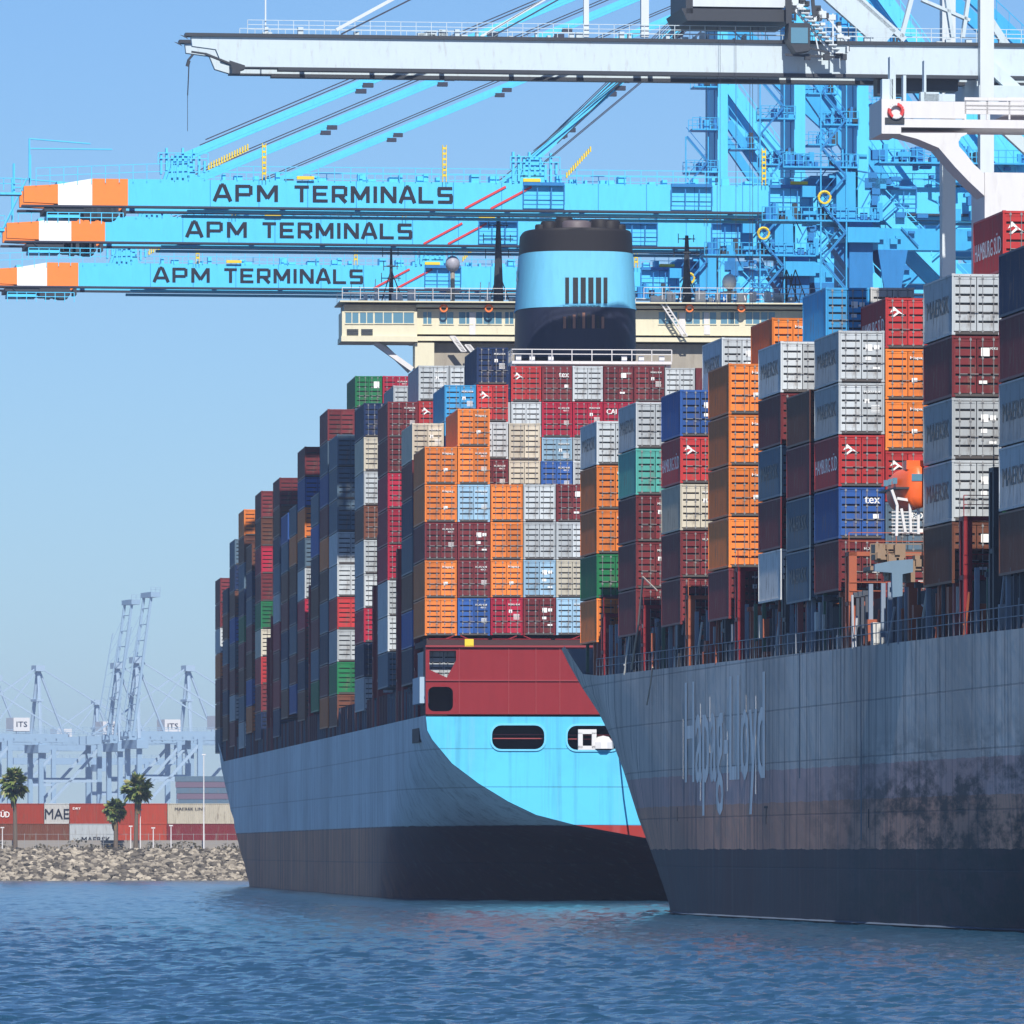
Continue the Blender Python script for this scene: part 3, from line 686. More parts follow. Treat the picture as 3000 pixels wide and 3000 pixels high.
for (x0, x1, yy) in ((1000, 1530, 880), (1882, 2420, 880)):
    a = ps(x0, yy); b_ = ps(x1, yy); mb.rail((a[0], us-1.4, a[1]), (b_[0], us-1.4, a[1]), 1.1, 1.6, .035); mb.rail((a[0], us+6.5, a[1]), (b_[0], us+6.5, a[1]), 1.1, 1.6, .035)
mb.build('railing', SHIPW, WB)
mb = MB()
for x0, x1, y0_, y1_ in ((1318, 1352, 985, 1030), (1936, 2000, 888, 985), (1362, 1395, 1010, 1050)):
    for dx in (0, 14):
        a = ps(x0+dx, y0_, us-1.2); b_ = ps(x1+dx, y1_, us-1.2); mb.bar((a[0], us-1.2, a[1]), (b_[0], us-1.2, b_[1]), .09, 5)
    for k in range(12):
        t = k/11; a = ps(x0+(x1-x0)*t, y0_+(y1_-y0_)*t, us-1.2); b_ = ps(x0+14+(x1-x0)*t, y0_+(y1_-y0_)*t, us-1.2); mb.bar((a[0], us-1.2, a[1]), (b_[0], us-1.2, b_[1]), .05, 4)
mb.build('stairs', SHIPW, WB)
LRM = flat('lifebuoy_orange', (.85, .2, .04))
for px in (1300, 1432, 2020, 2172):
    mb = MB(); a = ps(px, 903, us-1); vs = []
    for k in range(14):
        t = 6.283*k/14; t2 = 6.283*(k+1)/14; mb.bar((a[0]+.32*math.cos(t), us-1, a[1]+.32*math.sin(t)), (a[0]+.32*math.cos(t2), us-1, a[1]+.32*math.sin(t2)), .09, 5)
    mb.build('lifebuoy', LRM, WB)
def mast(px, ytop, ybot, w, yards, u=us+3):
    mb = MB(); a = ps(px, ytop, u); b_ = ps(px, ybot, u)
    mb.bar((b_[0], u, b_[1]), (a[0], u, a[1]), w, 6, 0, w*.35)
    for (py, hw) in yards:
        c = ps(px, py, u); mb.bar((c[0]-hw, u, c[1]), (c[0]+hw, u, c[1]), .06, 4); mb.bar((c[0]-hw, u, c[1]-.4), (c[0]-hw, u, c[1]+.5), .05, 4); mb.bar((c[0]+hw*.8, u, c[1]-.3), (c[0]+hw*.8, u, c[1]+.4), .05, 4)
        mb.box(c[0]-.35, c[0]+.35, u-.3, u+.3, c[1]-.05, c[1]+.05)
    mb.bar((b_[0]+1.1, u, b_[1]), (b_[0], u, b_[1]+3), .07, 4); mb.bar((b_[0]-.9, u, b_[1]), (b_[0], u, b_[1]+3), .07, 4)
    mb.build('mast', DKST, SA)
mast(1146, 728, 884, .28, [(740, .8), (780, .7), (815, .9)]); mast(1460, 632, 888, .55, [(660, .9), (700, 1.4), (745, 1.2)]); mast(2012, 690, 888, .5, [(700, .8), (740, 1.2)])
mast(2304, 790, 884, .15, [(815, .6)]); mast(2330, 812, 884, .12, [(835, .5)])
def radome(px, py, r, ybot, m, u=us+3):
    a = ps(px, py, u); b_ = ps(px, ybot, u); mb = MB()
    mb.lathe((a[0], u, a[1]), [(r*math.sin(math.pi*k/9), -r*math.cos(math.pi*k/9)*1.12) for k in range(10)], 18); rd = mb.build('radome', m, SA, True)
    mb = MB(); mb.bar((b_[0], u, b_[1]), (a[0], u, a[1]-r*.9), .22, 8); mb.box(a[0]-.6, a[0]+.6, u-.6, u+.6, b_[1]+.8, b_[1]+.95); mb.build('pedestal', CREAM2, rd)
radome(1326, 773, .68, 884, flat('radome_grey', (.30, .30, .36), .5)); radome(2137, 826, .68, 884, flat('radome_white', (.8, .79, .78), .5))
mb = MB(); rr = random.Random(8)
for k in range(46):
    px = rr.choice([rr.uniform(1010, 1520), rr.uniform(1890, 2400)]); a = ps(px, 884, us+2); h = rr.uniform(.4, 2.2)
    if rr.random() < .6: mb.bar((a[0], us+rr.uniform(0, 5), a[1]), (a[0], us+2, a[1]+h), .05, 4)
    else: mb.box(a[0], a[0]+rr.uniform(.3, 1.0), us+2, us+3, a[1], a[1]+h*.5)
mb.build('deck_fittings', SHIPW, SA)
# funnel
uf = 100.0
def pf(px, py): q = FA.on_y(px, py, uf); return q.x, q.z
cx = pf(1705, 800)[0]
fo = bpy.data.objects.new('funnel', None); 
def fring(hw, hd, z, n=40):
    pts = []
    for k in range(n):
        t = 2*math.pi*k/n; c, s_ = math.cos(t), math.sin(t)
        pts.append((cx+hw*math.copysign(abs(c)**.62, c), uf+hd+hd*math.copysign(abs(s_)**.72, s_), z))
    return pts
def floft(levels, mat, name, parent, cap=False):
    mb = MB(); n = 40; vs = []
    for py, hw in levels: vs += fring(hw, hw*1.25, pf(1705, py)[1])
    fs = [(i*n+k, i*n+(k+1) % n, (i+1)*n+(k+1) % n, (i+1)*n+k) for i in range(len(levels)-1) for k in range(n)]
    if cap: fs.append(tuple(range((len(levels)-1)*n, len(levels)*n)))
    mb.add(vs, fs); return mb.build(name, mat, parent, True)
s_ = 33.2
FUN = floft([(1045, 5.32), (1000, 5.32), (897, 5.27)], FNAVY, 'funnel', SA)
floft([(897, 5.30), (880, 5.27), (800, 5.15), (735, 5.02)], LBLUE, 'funnel_band', FUN)
floft([(735, 5.0), (700, 4.95), (676, 4.9), (668, 4.75), (666, 3.0)], FBLACK, 'funnel_cap', FUN, True)
floft([(899, 5.36), (894, 5.36)], LBLUE, 'funnel_ledge', FUN)
mb = MB()
for k in range(6):
    a = pf(1656+k*22.5, 813); b_ = pf(1667+k*22.5+(4 if k in (1, 2, 3, 4) else 0), 888); mb.box(a[0], b_[0], uf-.07, uf+.5, b_[1], a[1])
mb.build('vent_grille', DARK, FUN)
mb = MB()
for k in range(9):
    a = pf(1650+k*14, 916+abs(k-4)*3); b_ = pf(1658+k*14, 962); mb.box(a[0], b_[0], uf-.07, uf+.5, b_[1], a[1], k % 2)
mb.build('vent_grille', [flat('rusty_grille', (.20, .09, .06)), DARK], FUN)
for px, w, h in ((1698, 1.3, 13), (1665, .8, 22), (1735, .6, 14), (1770, .9, 18), (1800, .9, 16), (1620, .75, 14), (1595, .5, 8), (1830, .5, 8)):
    mb = MB(); a = pf(px, 668); t = pf(px, 668-h*1.5-10); uu = uf+4 if px not in (1698,) else uf+3
    mb.lathe((a[0], uu, a[1]-.2), [(w, 0), (w, t[1]-a[1]), (w*.85, t[1]-a[1]+.15), (w*.5, t[1]-a[1]+.1)], 14); mb.build('exhaust_pipe', flat('exhaust_pipe_steel', (.10, .08, .09), .6) if px == 1698 else FBLACK, FUN, True)
mb = MB(); pts = []        # seven pointed star on the port face of the funnel
for k in range(14):
    t = math.pi/2+k*math.pi/7; r_ = 1.25 if k % 2 == 0 else .55; pts.append((r_*math.cos(t), r_*math.sin(t)))
zc = pf(1705, 800)[1]; mb.add([(cx-5.24, uf+6.2-a, zc+b_) for a, b_ in pts]+[(cx-5.24, uf+6.2, zc)], [(k, (k+1) % 14, 14) for k in range(14)]); mb.build('star_emblem', WHITE, FUN)
mb = MB(); uu = 84
a = FA.on_y(1500, 1057, uu); b_ = FA.on_y(1968, 1066, uu); mb.box(a.x, b_.x, uu, uu+30, b_.z-.05, a.z); mb.rail((a.x, uu, a.z), (b_.x, uu, a.z), 1.0, 1.6, .05, (1, .6)); mb.rail((a.x, uu, a.z), (a.x, uu+14, a.z), 1.0, 1.6, .05)
for px in (1520, 1560, 1615, 1830, 1880, 1940):
    q = FA.on_y(px, 1050, uu); mb.box(q.x-.2, q.x+.25, uu+.5, uu+1, a.z, a.z+.5)
for px in (1505, 1960): q = FA.on_y(px, 1060, uu); mb.box(q.x-.2, q.x+.2, uu+.5, uu+.9, 14, a.z)
mb.build('platform', SHIPW, SA)
# mooring line of the farther ship
def rope(name, pts, r, mat, label, cat):
    mb = MB()
    for p, q in zip(pts, pts[1:]): mb.bar(p, q, r, 5)
    return tag(mb.build(name, mat), label, cat)
p = [FA.world(*FA.on_y(px, py, u)) for px, py, u in ((1812, 2204, 0), (1835, 2262, -2), (1868, 2350, -4), (1900, 2430, -6), (1930, 2500, -8))]
rope('mooring_line', p, .07, ROPE, 'dark mooring line hanging from the light blue stern of the farther ship', 'rope')

# ---- nearer ship
SB = FB.empty('container_ship'); tag(SB, 'nearer container ship with weathered grey-blue hull and white bridge wing', 'ship')
tB = [(0, 16), (3, 13), (5, 9), (8, 5), (11, 2), (13, .4), (14, 0)]
b_us = [(0, 475), (3.3, 484), (5.8, 492), (9, 500), (11.7, 509), (13.5, 517), (15.1, 528), (17.3, 537)]
UBS = lambda z: interp(b_us, z)/math.cos(AB)-300
UBL = lambda z: interp([(0, 545), (15, 572), (17, 576)], z)-300
zB = lambda u: 13.66+.00617*u+(0 if u < 233 else min(2.2, (u-233)*.22))
UB1 = lambda z: interp([(0, 112), (4, 96), (8, 78), (12, 60), (14, 40)], z)
hull('hull', SB, HULL_B, 40, zB, lambda z: interp(tB, z), lambda z: 0 if z > 3 else (3-z)*2.5, UB1, UBS, UBL, False)
mb = MB(); mb.box(1.4, 38, 10, 240, 13.9, 17.0); mb.build('hatch_coaming', flat('hatch_dark_near', (.03, .035, .045), .7), SB)
r = random.Random(11)
def smesh(w, h, head, mt):
    mb = MB(); mb.box(0, w, 0, w, 0, h)
    if head: mb.box(-.15, w+.15, -.05, w+.05, h-.25, h)
    return mb.mesh('stanchion', [mt])
sg = [smesh(.22, 3.3, False, flat('stanchion_blue_grey', (.20, .25, .32), .6)), smesh(.16, 3.0, True, flat('stanchion_dark', (.06, .07, .09), .6)), smesh(.42, 3.1, True, ORNGP), smesh(.3, 3.2, False, flat('stanchion_red', (.30, .07, .06), .6)), smesh(.2, 3.2, False, flat('stanchion_green', (.05, .13, .08), .6))]
for k in range(98):
    u = 72+k*1.68+r.uniform(-.3, .3); link('stanchion', r.choices(sg, (5, 4, 2.2, 1.5, .8))[0], SB, (.15+r.uniform(0, .5), u, zB(u)-.1))
mb = MB(); mb.rail((.08, 70, zB(70)), (.08, 228, zB(228)), 1.1, 1.5, .03); mb.build('railing', flat('rail_grey', (.22, .24, .28)), SB)
for px, zt2, mt in ((1752, 19, SRED), (1850, 18, DKST), (1868, 19, SRED), (1998, 19, ORNGP), (1982, 18, DKST), (2142, 20, SRED), (2120, 19, DKST), (2296, 19, DKST), (2464, 19.5, ORNGP), (2797, 20, SRED), (2905, 22, DKST)):
    lashing_bridge(SB, FB, b_u(px)-1.9 if px not in (1850, 1982, 2120, 2296, 2905) else b_u(px), 14.3, zt2, mt, wid=38, gap=1.0, floors=2)
for mt_, nn_, nm_ in ((ORNGP, 34, 'orange_clutter'), (flat('clutter_grey', (.28, .30, .33), .6), 40, 'grey_clutter'), (flat('clutter_white', (.55, .55, .52), .6), 16, 'white_clutter')):  # random clutter added in light colours where the posts stay shaded
    for j in range(nn_):
        mb = MB()
        u = 75+r.uniform(0, 155); z = zB(u)-.1+r.choice((0, 0, 1.2)); x = r.uniform(-.02, .5); w = r.uniform(.15, .7)
        if j % 3: mb.box(x, x+w, u, u+w, z, z+r.uniform(.4, 1.6)); mb.box(x+.05, x+w-.05, u-.05, u, z+.2, z+.35)
        else: mb.bar((x, u, z), (x+.2, u+r.uniform(-1.5, 1.5), z+r.uniform(1.5, 3)), .07, 5); mb.bar((x, u, z+.6), (x+.2, u+1.4, z+.7), .05, 5)
        mb.build(nm_, mt_, SB)
# faded streaks of the old painted name
mb = MB(); q0 = FB.on_x(2008, 2010, 0); q1 = FB.on_x(2240, 2395, 0)
put_text(mb, 'Hapag-Lloyd', (-.03, q0.y, q1.z+.2), (0, q1.y-q0.y, 0), (0, 0, q0.z-q1.z), .02)
m, n, l, b = nt('faded_pale_lettering')
f = noise(n, l, 1, mapping(n, l, (1, 2.2, .06)), 5, .7)
l.new(mix(n, l, ramp(n, l, f, [(.46, 0), (.64, .7)]), (.95, .92, .86), (.50, .47, .44)), b.inputs['Base Color']); b.inputs['Roughness'].default_value = .8; b.inputs['Specular IOR Level'].default_value = .1
mb.build('lettering', m, SB)
mb = MB(); r = random.Random(21)      # pale runs of old paint under the letters
for k in range(9):
    px = 2003+k*26+r.uniform(-4, 4); p0_ = FB.on_x(px, r.uniform(2010, 2150), -.03); p1_ = FB.on_x(px, r.uniform(2200, 2330)+(70 if r.random() < .2 else 0), -.03); mb.box(-.014, -.006, p0_.y, p0_.y+r.uniform(.08, .3), p1_.z, p0_.z)
mb.build('paint_run', m, SB)
mb = MB()
for px, y0_, y1_ in ((1986, 2365, 2405), (2246, 2365, 2415), (2546, 2370, 2425)): q = FB.on_x(px, y0_, 0); q1 = FB.on_x(px, y1_, 0); mb.box(-.02, .05, q.y, q.y+.22, q1.z, q.z)
q = FB.on_x(2246, 2365, 0); mb.box(-.02, .05, q.y-.5, q.y+.8, q.z-.05, q.z+.08)
mb.build('draught_mark', DARK, SB)
mb = MB()
for px, y0_, y1_ in ((2345, 1905, 2280), (2525, 1890, 2460)):
    q = FB.on_x(px, y0_, 0); q1 = FB.on_x(px, y1_, 0); mb.box(-.008, .05, q.y, q.y+.4, q1.z, q.z)
mb.build('fender_strip', flat('dark_strip', (.05, .07, .1)), SB)
# hanging pilot rope at bow
mb = MB(); q = [FB.on_x(px, py, -.25) for px, py in ((1912, 1955), (1905, 2010), (1895, 2065))]
for a, b_ in zip(q, q[1:]): mb.bar(a, b_, .05, 5)
mb.bar(FB.on_x(1850, 1960, -.4), FB.on_x(1870, 1830, -.4), .07, 5); mb.bar(FB.on_x(1870, 1830, -.4), FB.on_x(1884, 1690, -.4), .07, 5); mb.bar(FB.on_x(1884, 1690, -.4), FB.on_x(1925, 1730, -.4), .05, 5)
mb.build('hanging_rope', flat('rope_tan', (.4, .34, .28)), SB)
# bow gear
mb = MB(); q = FB.on_x(1720, 1890, 6)
for k in range(8):
    mb.box(2+k*2, 2.6+k*2, 232+k*.6, 233+k*.6, 15, 17.5+(k % 3)*.7); mb.bar((2+k*2, 232, 17), (4+k*2, 236, 19), .07, 5)
mb.build('windlass', DKST, SB)
# white superstructure with bridge wing
ub = 137/math.cos(AB)+1.5
def pb(px, py, u=None): q = FB.on_y(px, py, ub if u is None else u); return q.x, q.z
def rectb(mb, x0, x1, yt, yb, u, d, m=0):
    a = pb(x0, yt, u); b_ = pb(x1, yb, u); mb.box(a[0], b_[0], u, u+d, b_[1], a[1], m)
ub -= 0
mb = MB(); rectb(mb, 2885, 4400, 505, 1900, ub+.3, 4); mb.build('superstructure', SHIPW, SB)
mb = MB(); rectb(mb, 2583, 2640, 290, 392, ub, 4); rectb(mb, 2640, 2826, 296, 348, ub, .2); rectb(mb, 2640, 4400, 348, 392, ub, 4); rectb(mb, 2640, 2826, 296, 348, ub+3.8, .2)
rectb(mb, 2826, 4400, 294, 303, ub, .2); rectb(mb, 2950, 4400, 285, 350, ub+2.5, 5)
WG = mb.build('bridge_wing', SHIPW, SB)
mb = MB(); pts = [(2586,390),(2640,393),(2690,406),(2752,432),(2800,488),(2840,530),(2886,573),(2886,508),(2855,480),(2830,448),(2812,428),(2810,415),(2818,400),(2835,392),(2835,388),(2586,388)]
mb.prism([pb(x, y) for x, y in pts], ub+.2, ub+2.6); mb.build('wing_bracket', SHIPW, SB)
mb = MB()
for yy in (312, 322, 334): rectb(mb, 2826, 4400, yy, yy+3, ub+.05, .1)
for px in (2826, 2890, 2955, 3020, 3090): rectb(mb, px, px+5, 296, 350, ub+.05, .12)
mb.build('railing', SHIPW, WG)
mb = MB(); a = pb(2624, 326)
for k in range(18):
    t = 6.283*k/18; t2 = 6.283*(k+1)/18; mb.bar((a[0]+.36*math.cos(t), ub-.1, a[1]+.36*math.sin(t)), (a[0]+.36*math.cos(t2), ub-.1, a[1]+.36*math.sin(t2)), .11, 6, k // 4 % 2)
mb.build('lifebuoy', [REDP, SHIPW], WG)
mb = MB(); rectb(mb, 2593, 2650, 344, 362, ub-.08, .06); mb.build('louvre', DKST, WG)
mb = MB()
for px, w, h in ((2610, .3, 1.2), (2625, .16, 2.4), (2660, .08, 1.4), (2720, .06, 2.2), (2734, .5, .5), (2765, .8, .4)):
    a = pb(px, 292); mb.box(a[0]-w, a[0]+w, ub+1, ub+1.6, a[1], a[1]+h)
a = pb(2612, 262); mb.lathe((a[0], ub+1.3, a[1]), [(.28*math.sin(math.pi*k/6), -.28*math.cos(math.pi*k/6)) for k in range(7)], 10)
mb.build('wing_fittings', CGREY, WG)
# lifeboat platform and davits
ul = b_u(2700)+3.4
mb = MB()
def pl_(px, py, u=None): q = FB.on_y(px, py, ul-3 if u is None else u); return q.x, q.z
for pth in ([(2612,1435),(2628,1480),(2626,1570)], [(2628,1460),(2690,1470),(2690,1565)], [(2640,1490),(2652,1560)], [(2665,1475),(2668,1560)]):
    for (a, b_) in zip(pth, pth[1:]):
        A_, B_ = pl_(*a), pl_(*b_); mb.beam((A_[0], ul-3, A_[1]), (B_[0], ul-3, B_[1]), .2, .13)
for k in range(7):
    A_, B_ = pl_(2612, 1500+k*10), pl_(2692, 1500+k*10); mb.bar((A_[0], ul-3, A_[1]), (B_[0], ul-3, B_[1]), .035, 4)
mb.build('davit', SHIPW, SB)
mb = MB()
for pts in ([(2553,1655),(2603,1645),(2665,1640),(2665,1678),(2634,1684),(2634,1748),(2605,1752),(2603,1680),(2553,1676)],): mb.prism([pl_(*p_) for p_ in pts], ul-4, ul-3.6)
mb.build('boat_deck_panel', paint('shaded_grey_panel', (.15, .23, .31), .5), SB)  # light grey panel, its bluish shade put into the colour
mb = MB(); rr = random.Random(4)
for k in range(26):
    px = 2555+rr.uniform(0, 130); py = 1590+rr.uniform(0, 60); A_ = pl_(px, py, ul-2.5); mb.box(A_[0], A_[0]+rr.uniform(.1, .5), ul-2.5-rr.random(), ul-2, A_[1]-rr.uniform(.2, 1.1), A_[1])
A_, B_ = pl_(2548, 1600), pl_(2700, 1600); mb.rail((A_[0], ul-3.2, A_[1]-1), (B_[0], ul-3.2, A_[1]-1), 1.1, .8, .035); mb.box(A_[0], B_[0], ul-3.2, ul-1, A_[1]-1.2, A_[1]-1)
mb.build('boat_deck_gear', flat('deck_gear_brown', (.25, .17, .11)), SB)
# the lifeboat itself
ctr = pl_(2682, 1376, ul-2.5)
LB = FB.empty('lifeboat'); LB.location = FB.world(ctr[0], ul-3.4, ctr[1]-1.0); tag(LB, 'enclosed orange lifeboat hanging in white davits on the nearer ship', 'lifeboat')
def boat(prof, L, w, z0, z1, mat, name):
    mb = MB(); n = 12; N = 14; vs = []
    for i in range(N+1):
        t = i/N; k = math.sin(math.pi*(.06+.88*t))**.55; 
        for j in range(n+1):
            a = prof(j/n); vs.append((a[0]*w*k, t*L-L*.0, z0+(a[1])*(z1-z0)*(1 if a[1] < .9 else 1)))
    mb.add(vs, [(i*(n+1)+j, i*(n+1)+j+1, (i+1)*(n+1)+j+1, (i+1)*(n+1)+j) for i in range(N) for j in range(n)]+[tuple(range(n+1)), tuple(range(N*(n+1), (N+1)*(n+1)))])
    return mb.build(name, mat, LB, True)
boat(lambda t: (math.cos(math.pi*t)*-1, 1-abs(math.sin(math.pi*t))**.7), 5.6, 1.05, -.95, .05, LORANGE, 'boat_hull')
boat(lambda t: (math.cos(math.pi*t)*-.96, abs(math.sin(math.pi*t))**.75), 5.4, 1.05, .05, 1.15, LORANGE, 'canopy')
mb = MB(); mb.box(-.5, .4, .6, 1.6, 1.0, 1.45); mb.build('conning_hatch', LORANGE, LB)
mb = MB()
for k in range(3): mb.box(-1.06, -.9, 1+k*1.3, 1.5+k*1.3, .3, .6)
mb.box(-.35, .25, -.03, .1, .4, .75); mb.build('window', GLASS, LB)
mb = MB(); mb.box(-1.12, 1.12, .1, 5.3, 0, .1); mb.build('fender_rail', DKST, LB)

# ------------------------------------------------------------------ quay cranes
def crane_frame(px_leg, Y): X = (px_leg-1500)/F*Y; return Frame(X, Y, QA, 5.0)
def blue_crane(fr, tip_px, parts_full, label, ref=None):
    e = fr.empty('quay_crane'); tag(e, label, 'crane', 'blue quay cranes reaching over the farther ship')
    q = lambda px, py, y=.5: (lambda p_: (p_.x, p_.z))(fr.on_y(px, py, y))
    zb, zt = 58.1, 60.55
    X0 = -77.3; xt, xo, xw, xe = [fr.on_y(p_, 600, .5).x for p_ in (70, 170, 270, 375)]
    # boom: near and far girder
    mb = MB(); L1 = xe
    for y in (.5, 6.5):
        mb.box(L1, 46, y, y+.9, zb, zt, 0)
        mb.prism([(L1+.0, zb), (L1, zt), (xw, zt), (xo, zt-.55), (xt, zt-.75), (xt, zb+.25), (xw, zb)], y, y+.9, 1)
        mb.box(-77.3, 46, y-.15, y+1.05, zb-.18, zb-.005, 2)                       # rail flange
        mb.box(-62, 46, y+1.0, y+1.6, zb-.5, zb-.25, 0)
    for k in range(12): x = -74+k*7; mb.box(x, x+.5, 1.4, 6.5, zb+1.6, zt-.2, 0)
    for k in range(14): x = -60+k*4.5; mb.box(x, x+.05, .47, .5, zb, zt, 3)
    boom = mb.build('boom', [CYAN, CORANGE, ROPE, CYAND], e)
    mb = MB(); mb.prism([(xo, zb-.004), (xo, zt-.55), (xw, zt-.003), (xw, zb-.004)], .46, .495)
    mb.build('white_band', WHITE, boom)
    mb = MB(); stroke_text(mb, 'APM', -59.6, .46, zb+.5, 1.5, .48, 1.5); mb.build('lettering', NAVYT, boom); mb = MB(); stroke_text(mb, 'TERMINALS', -52.2, .46, zb+.5, 1.33, .42, 1.5); mb.build('lettering', NAVYT, boom)
    mb = MB()
    for x0 in (-36.4, -34.0): mb.beam((x0, .43, zb+.05), (x0+3.8, .43, zb+2.1), .04, .2)
    mb.build('red_stripe', REDP, boom)
    for x0 in (-31.0, -17.2, -8.0, 2.0):
        mb = MB()
        for a, b_ in (((x0, zb+.45), (x0+3.8, zb+.45)), ((x0, zb+2.3), (x0+3.8, zb+2.3)), ((x0, zb+.45), (x0, zb+2.3)), ((x0+3.8, zb+.45), (x0+3.8, zb+2.3)), ((x0, zb+1.3), (x0+3.8, zb+1.3)), ((x0+1.3, zb+.45), (x0+1.3, zb+2.0)), ((x0+2.6, zb+.45), (x0+2.6, zb+2.0))):
            mb.bar((a[0], .1, a[1]), (b_[0], .1, b_[1]), .07 if a[1] != zb+1.3 else .04, 4)
        mb.box(x0, x0+3.8, .0, .45, zb+2.2, zb+2.5)
        mb.build('service_cage', CYAND, boom)
    mb = MB()
    mb.rail((-76, .4, zt-.7), (-62, .4, zt-.05), 1.6, 1.2, .045); mb.rail((-62, .4, zt), (46, .4, zt), 1.25, 1.5, .045, (1, .6)); mb.rail((-62, 7.4, zt), (46, 7.4, zt), 1.25, 1.5, .045, (1, .6))
    mb.rail((-75, .3, zb-1.7), (-68, .3, zb-1.7), 1.0, 1.0, .05); mb.box(-75, -72, .3, 4, zb-1.2, zb-.9)
    mb.box(-62, 46, 1.4, 2.4, zt-.1, zt+.02)
    rr = random.Random(31)
    for k in range(70):
        x = rr.uniform(-60, 40); mb.box(x, x+rr.uniform(.2, .9), rr.uniform(.6, 2), 2.6, zt, zt+rr.uniform(.2, .8))
    mb.build('walkway', CYAN, boom)
    mb = MB()
    for k in range(12):
        x = rr.uniform(-72, -68); mb.box(x, x+rr.uniform(.2, .8), .3, 3, zb-.9-rr.random()*.5, zb-.25)
    mb.box(-75.2, -70, .5, 7, zb-.6, zb-.2); mb.bar((-73.5, .5, zb-1.2), (-70, .5, zb-1.2), .1, 5); mb.bar((-73.5, .5, zb-1.2), (-74.5, .5, zb-.2), .1, 5); mb.bar((-70, .5, zb-1.2), (-69, .5, zb-.2), .1, 5)
    mb.build('tip_carriage', DKST, boom)
    mb = MB()
    for x in (-79.4, -78, -76.5): mb.bar((x, 1, zb+1), (x, 1, zt+1.2+rr.random()), .12, 5)
    mb.box(-79.3, -77.3, .4, 2.2, zb+.9, zb+1.1);  mb.rail((-79.8, .4, zb+1.3), (-77.3, .4, zb+1.3), 1.1, .8, .05); mb.bar((-76.6, .6, zt), (-76.6, .6, zt+3.6), .09, 5); mb.bar((-76.6, .6, zt+3.6), (-71, .6, zt+3.2), .07, 5); mb.bar((-76.6, .6, zt+2.7), (-69, .6, zt+2.7), .07, 5)
    mb.bar((-76.8, .6, zt), (-79, .6, zb-2.2), .08, 5)
    mb.build('tip_platform', CYAN, boom)
    # stay anchor brackets
    for x in (-62.8, -30.2):
        mb = MB()
        mb.prism([(x-1.2, zt), (x+1.6, zt), (x+1.0, zt+2.1), (x-.4, zt+2.3)], .5, 1.4); mb.prism([(x-1.2, zt), (x+1.6, zt), (x+1.0, zt+2.1), (x-.4, zt+2.3)], 6.4, 7.3)
        mb.rail((x-2, .2, zt+1.3), (x+2.6, .2, zt+1.3), 1.1, .8, .06)
        for k in range(9): mb.box(x-1.8+k*.5, x-1.6+k*.5, .3, 1, zt+rr.uniform(0, 1), zt+rr.uniform(1.4, 3.1))
        mb.build('stay_bracket', CYAN, boom)
    mb = MB()
    for k in range(16): x = -60.2+k*.24; mb.box(x, x+.12, .2, .5, zt+.9+k*.12, zt+1.5+k*.12)
    mb.bar((-60.2, .55, zt+.9), (-56.4, .55, zt+2.8), .06, 4)
    for x in (-55.2, -38.5, -8.7): 
        mb.build('yellow_ladder', YEL, boom); mb = MB(); mb.box(x-.03, x+.03, .1, .4, zt, zt+3.4); mb.box(x+.3, x+.36, .1, .4, zt, zt+3.4)
        for k in range(6): mb.box(x, x+.35, .1, .4, zt+.5+k*.5, zt+.7+k*.5)
    mb.build('yellow_ladder', YEL, boom); mb = MB()
    for k in range(12): x = -27+k*.2; mb.box(x, x+.12, .2, .5, zt+.5+k*.22, zt+1+k*.22)
    mb.bar((-27, .55, zt+.5), (-24.7, .55, zt+3.1), .06, 4); mb.build('yellow_ladder', YEL, boom)
    for x in (-52, -31, -6, 8, 20): mb = MB(); mb.box(x, x+1.6, .2, .5, zt+.1, zt+.4); mb.build('yellow_guard', YEL, boom)
    # apex, stays
    ax, az = -1.5, 88.5
    for y in (1, 7):
        for x0, z0 in ((-62.4, zt+2.2), (-29.8, zt+2.2)):
            mb = MB(); mb.beam((x0, y, z0), (ax, y, az), .35, .55 if x0 < -40 else .5); 
            mb.bar((x0+2, y-.3, z0+1.5), (ax, y-.3, az+1.2), .07, 4, 1)
            d = Vector((ax-x0, 0, az-z0))
            for t in (.28, .47, .66, .85): p_ = Vector((x0, y, z0))+d*t; mb.box(p_.x-.5, p_.x+.5, y-.3, y+.3, p_.z-.7, p_.z-.3, 1)
            mb.build('forestay', [CYAN, ROPE], e)
    mb = MB()
    for y, x2 in ((.2, ax), (.6, ax)): mb.bar((-30, y, zt+3), (x2, y, az-1.5), .06, 4); mb.bar((-29, y, zt+2), (x2, y, az-3), .06, 4)
    mb.build('wire_rope', ROPE, e)
    # legs
    for (xl, w, nm) in ((0, 1.2, 'ws'), (30.5, 1.2, 'ls')):
        mb = MB()
        if nm == 'ws':
            mb.box(-.7, 1.5, -1, 7.6, 0, 57.5, 1); mb.box(.1, 1.25, -1, 7.6, 57.5, 62); mb.box(0, 1.1, -1, 7.6, 62, 87)  # lower leg takes the darker blue, a shadow painted into its colour
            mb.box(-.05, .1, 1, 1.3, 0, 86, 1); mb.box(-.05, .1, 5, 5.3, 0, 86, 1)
        else: mb.box(xl, xl+1.4, -1, .6, 0, 60)
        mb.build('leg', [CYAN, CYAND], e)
        if nm == 'ls':
            mb = MB(); mb.box(xl, xl+1.4, 8, 9.6, 0, 60); mb.build('leg', CYAN, e)
    mb = MB(); mb.box(-1.6, 1.8, -1.2, 8, 86.5, 89); mb.build('apex_beam', CYAN, e)
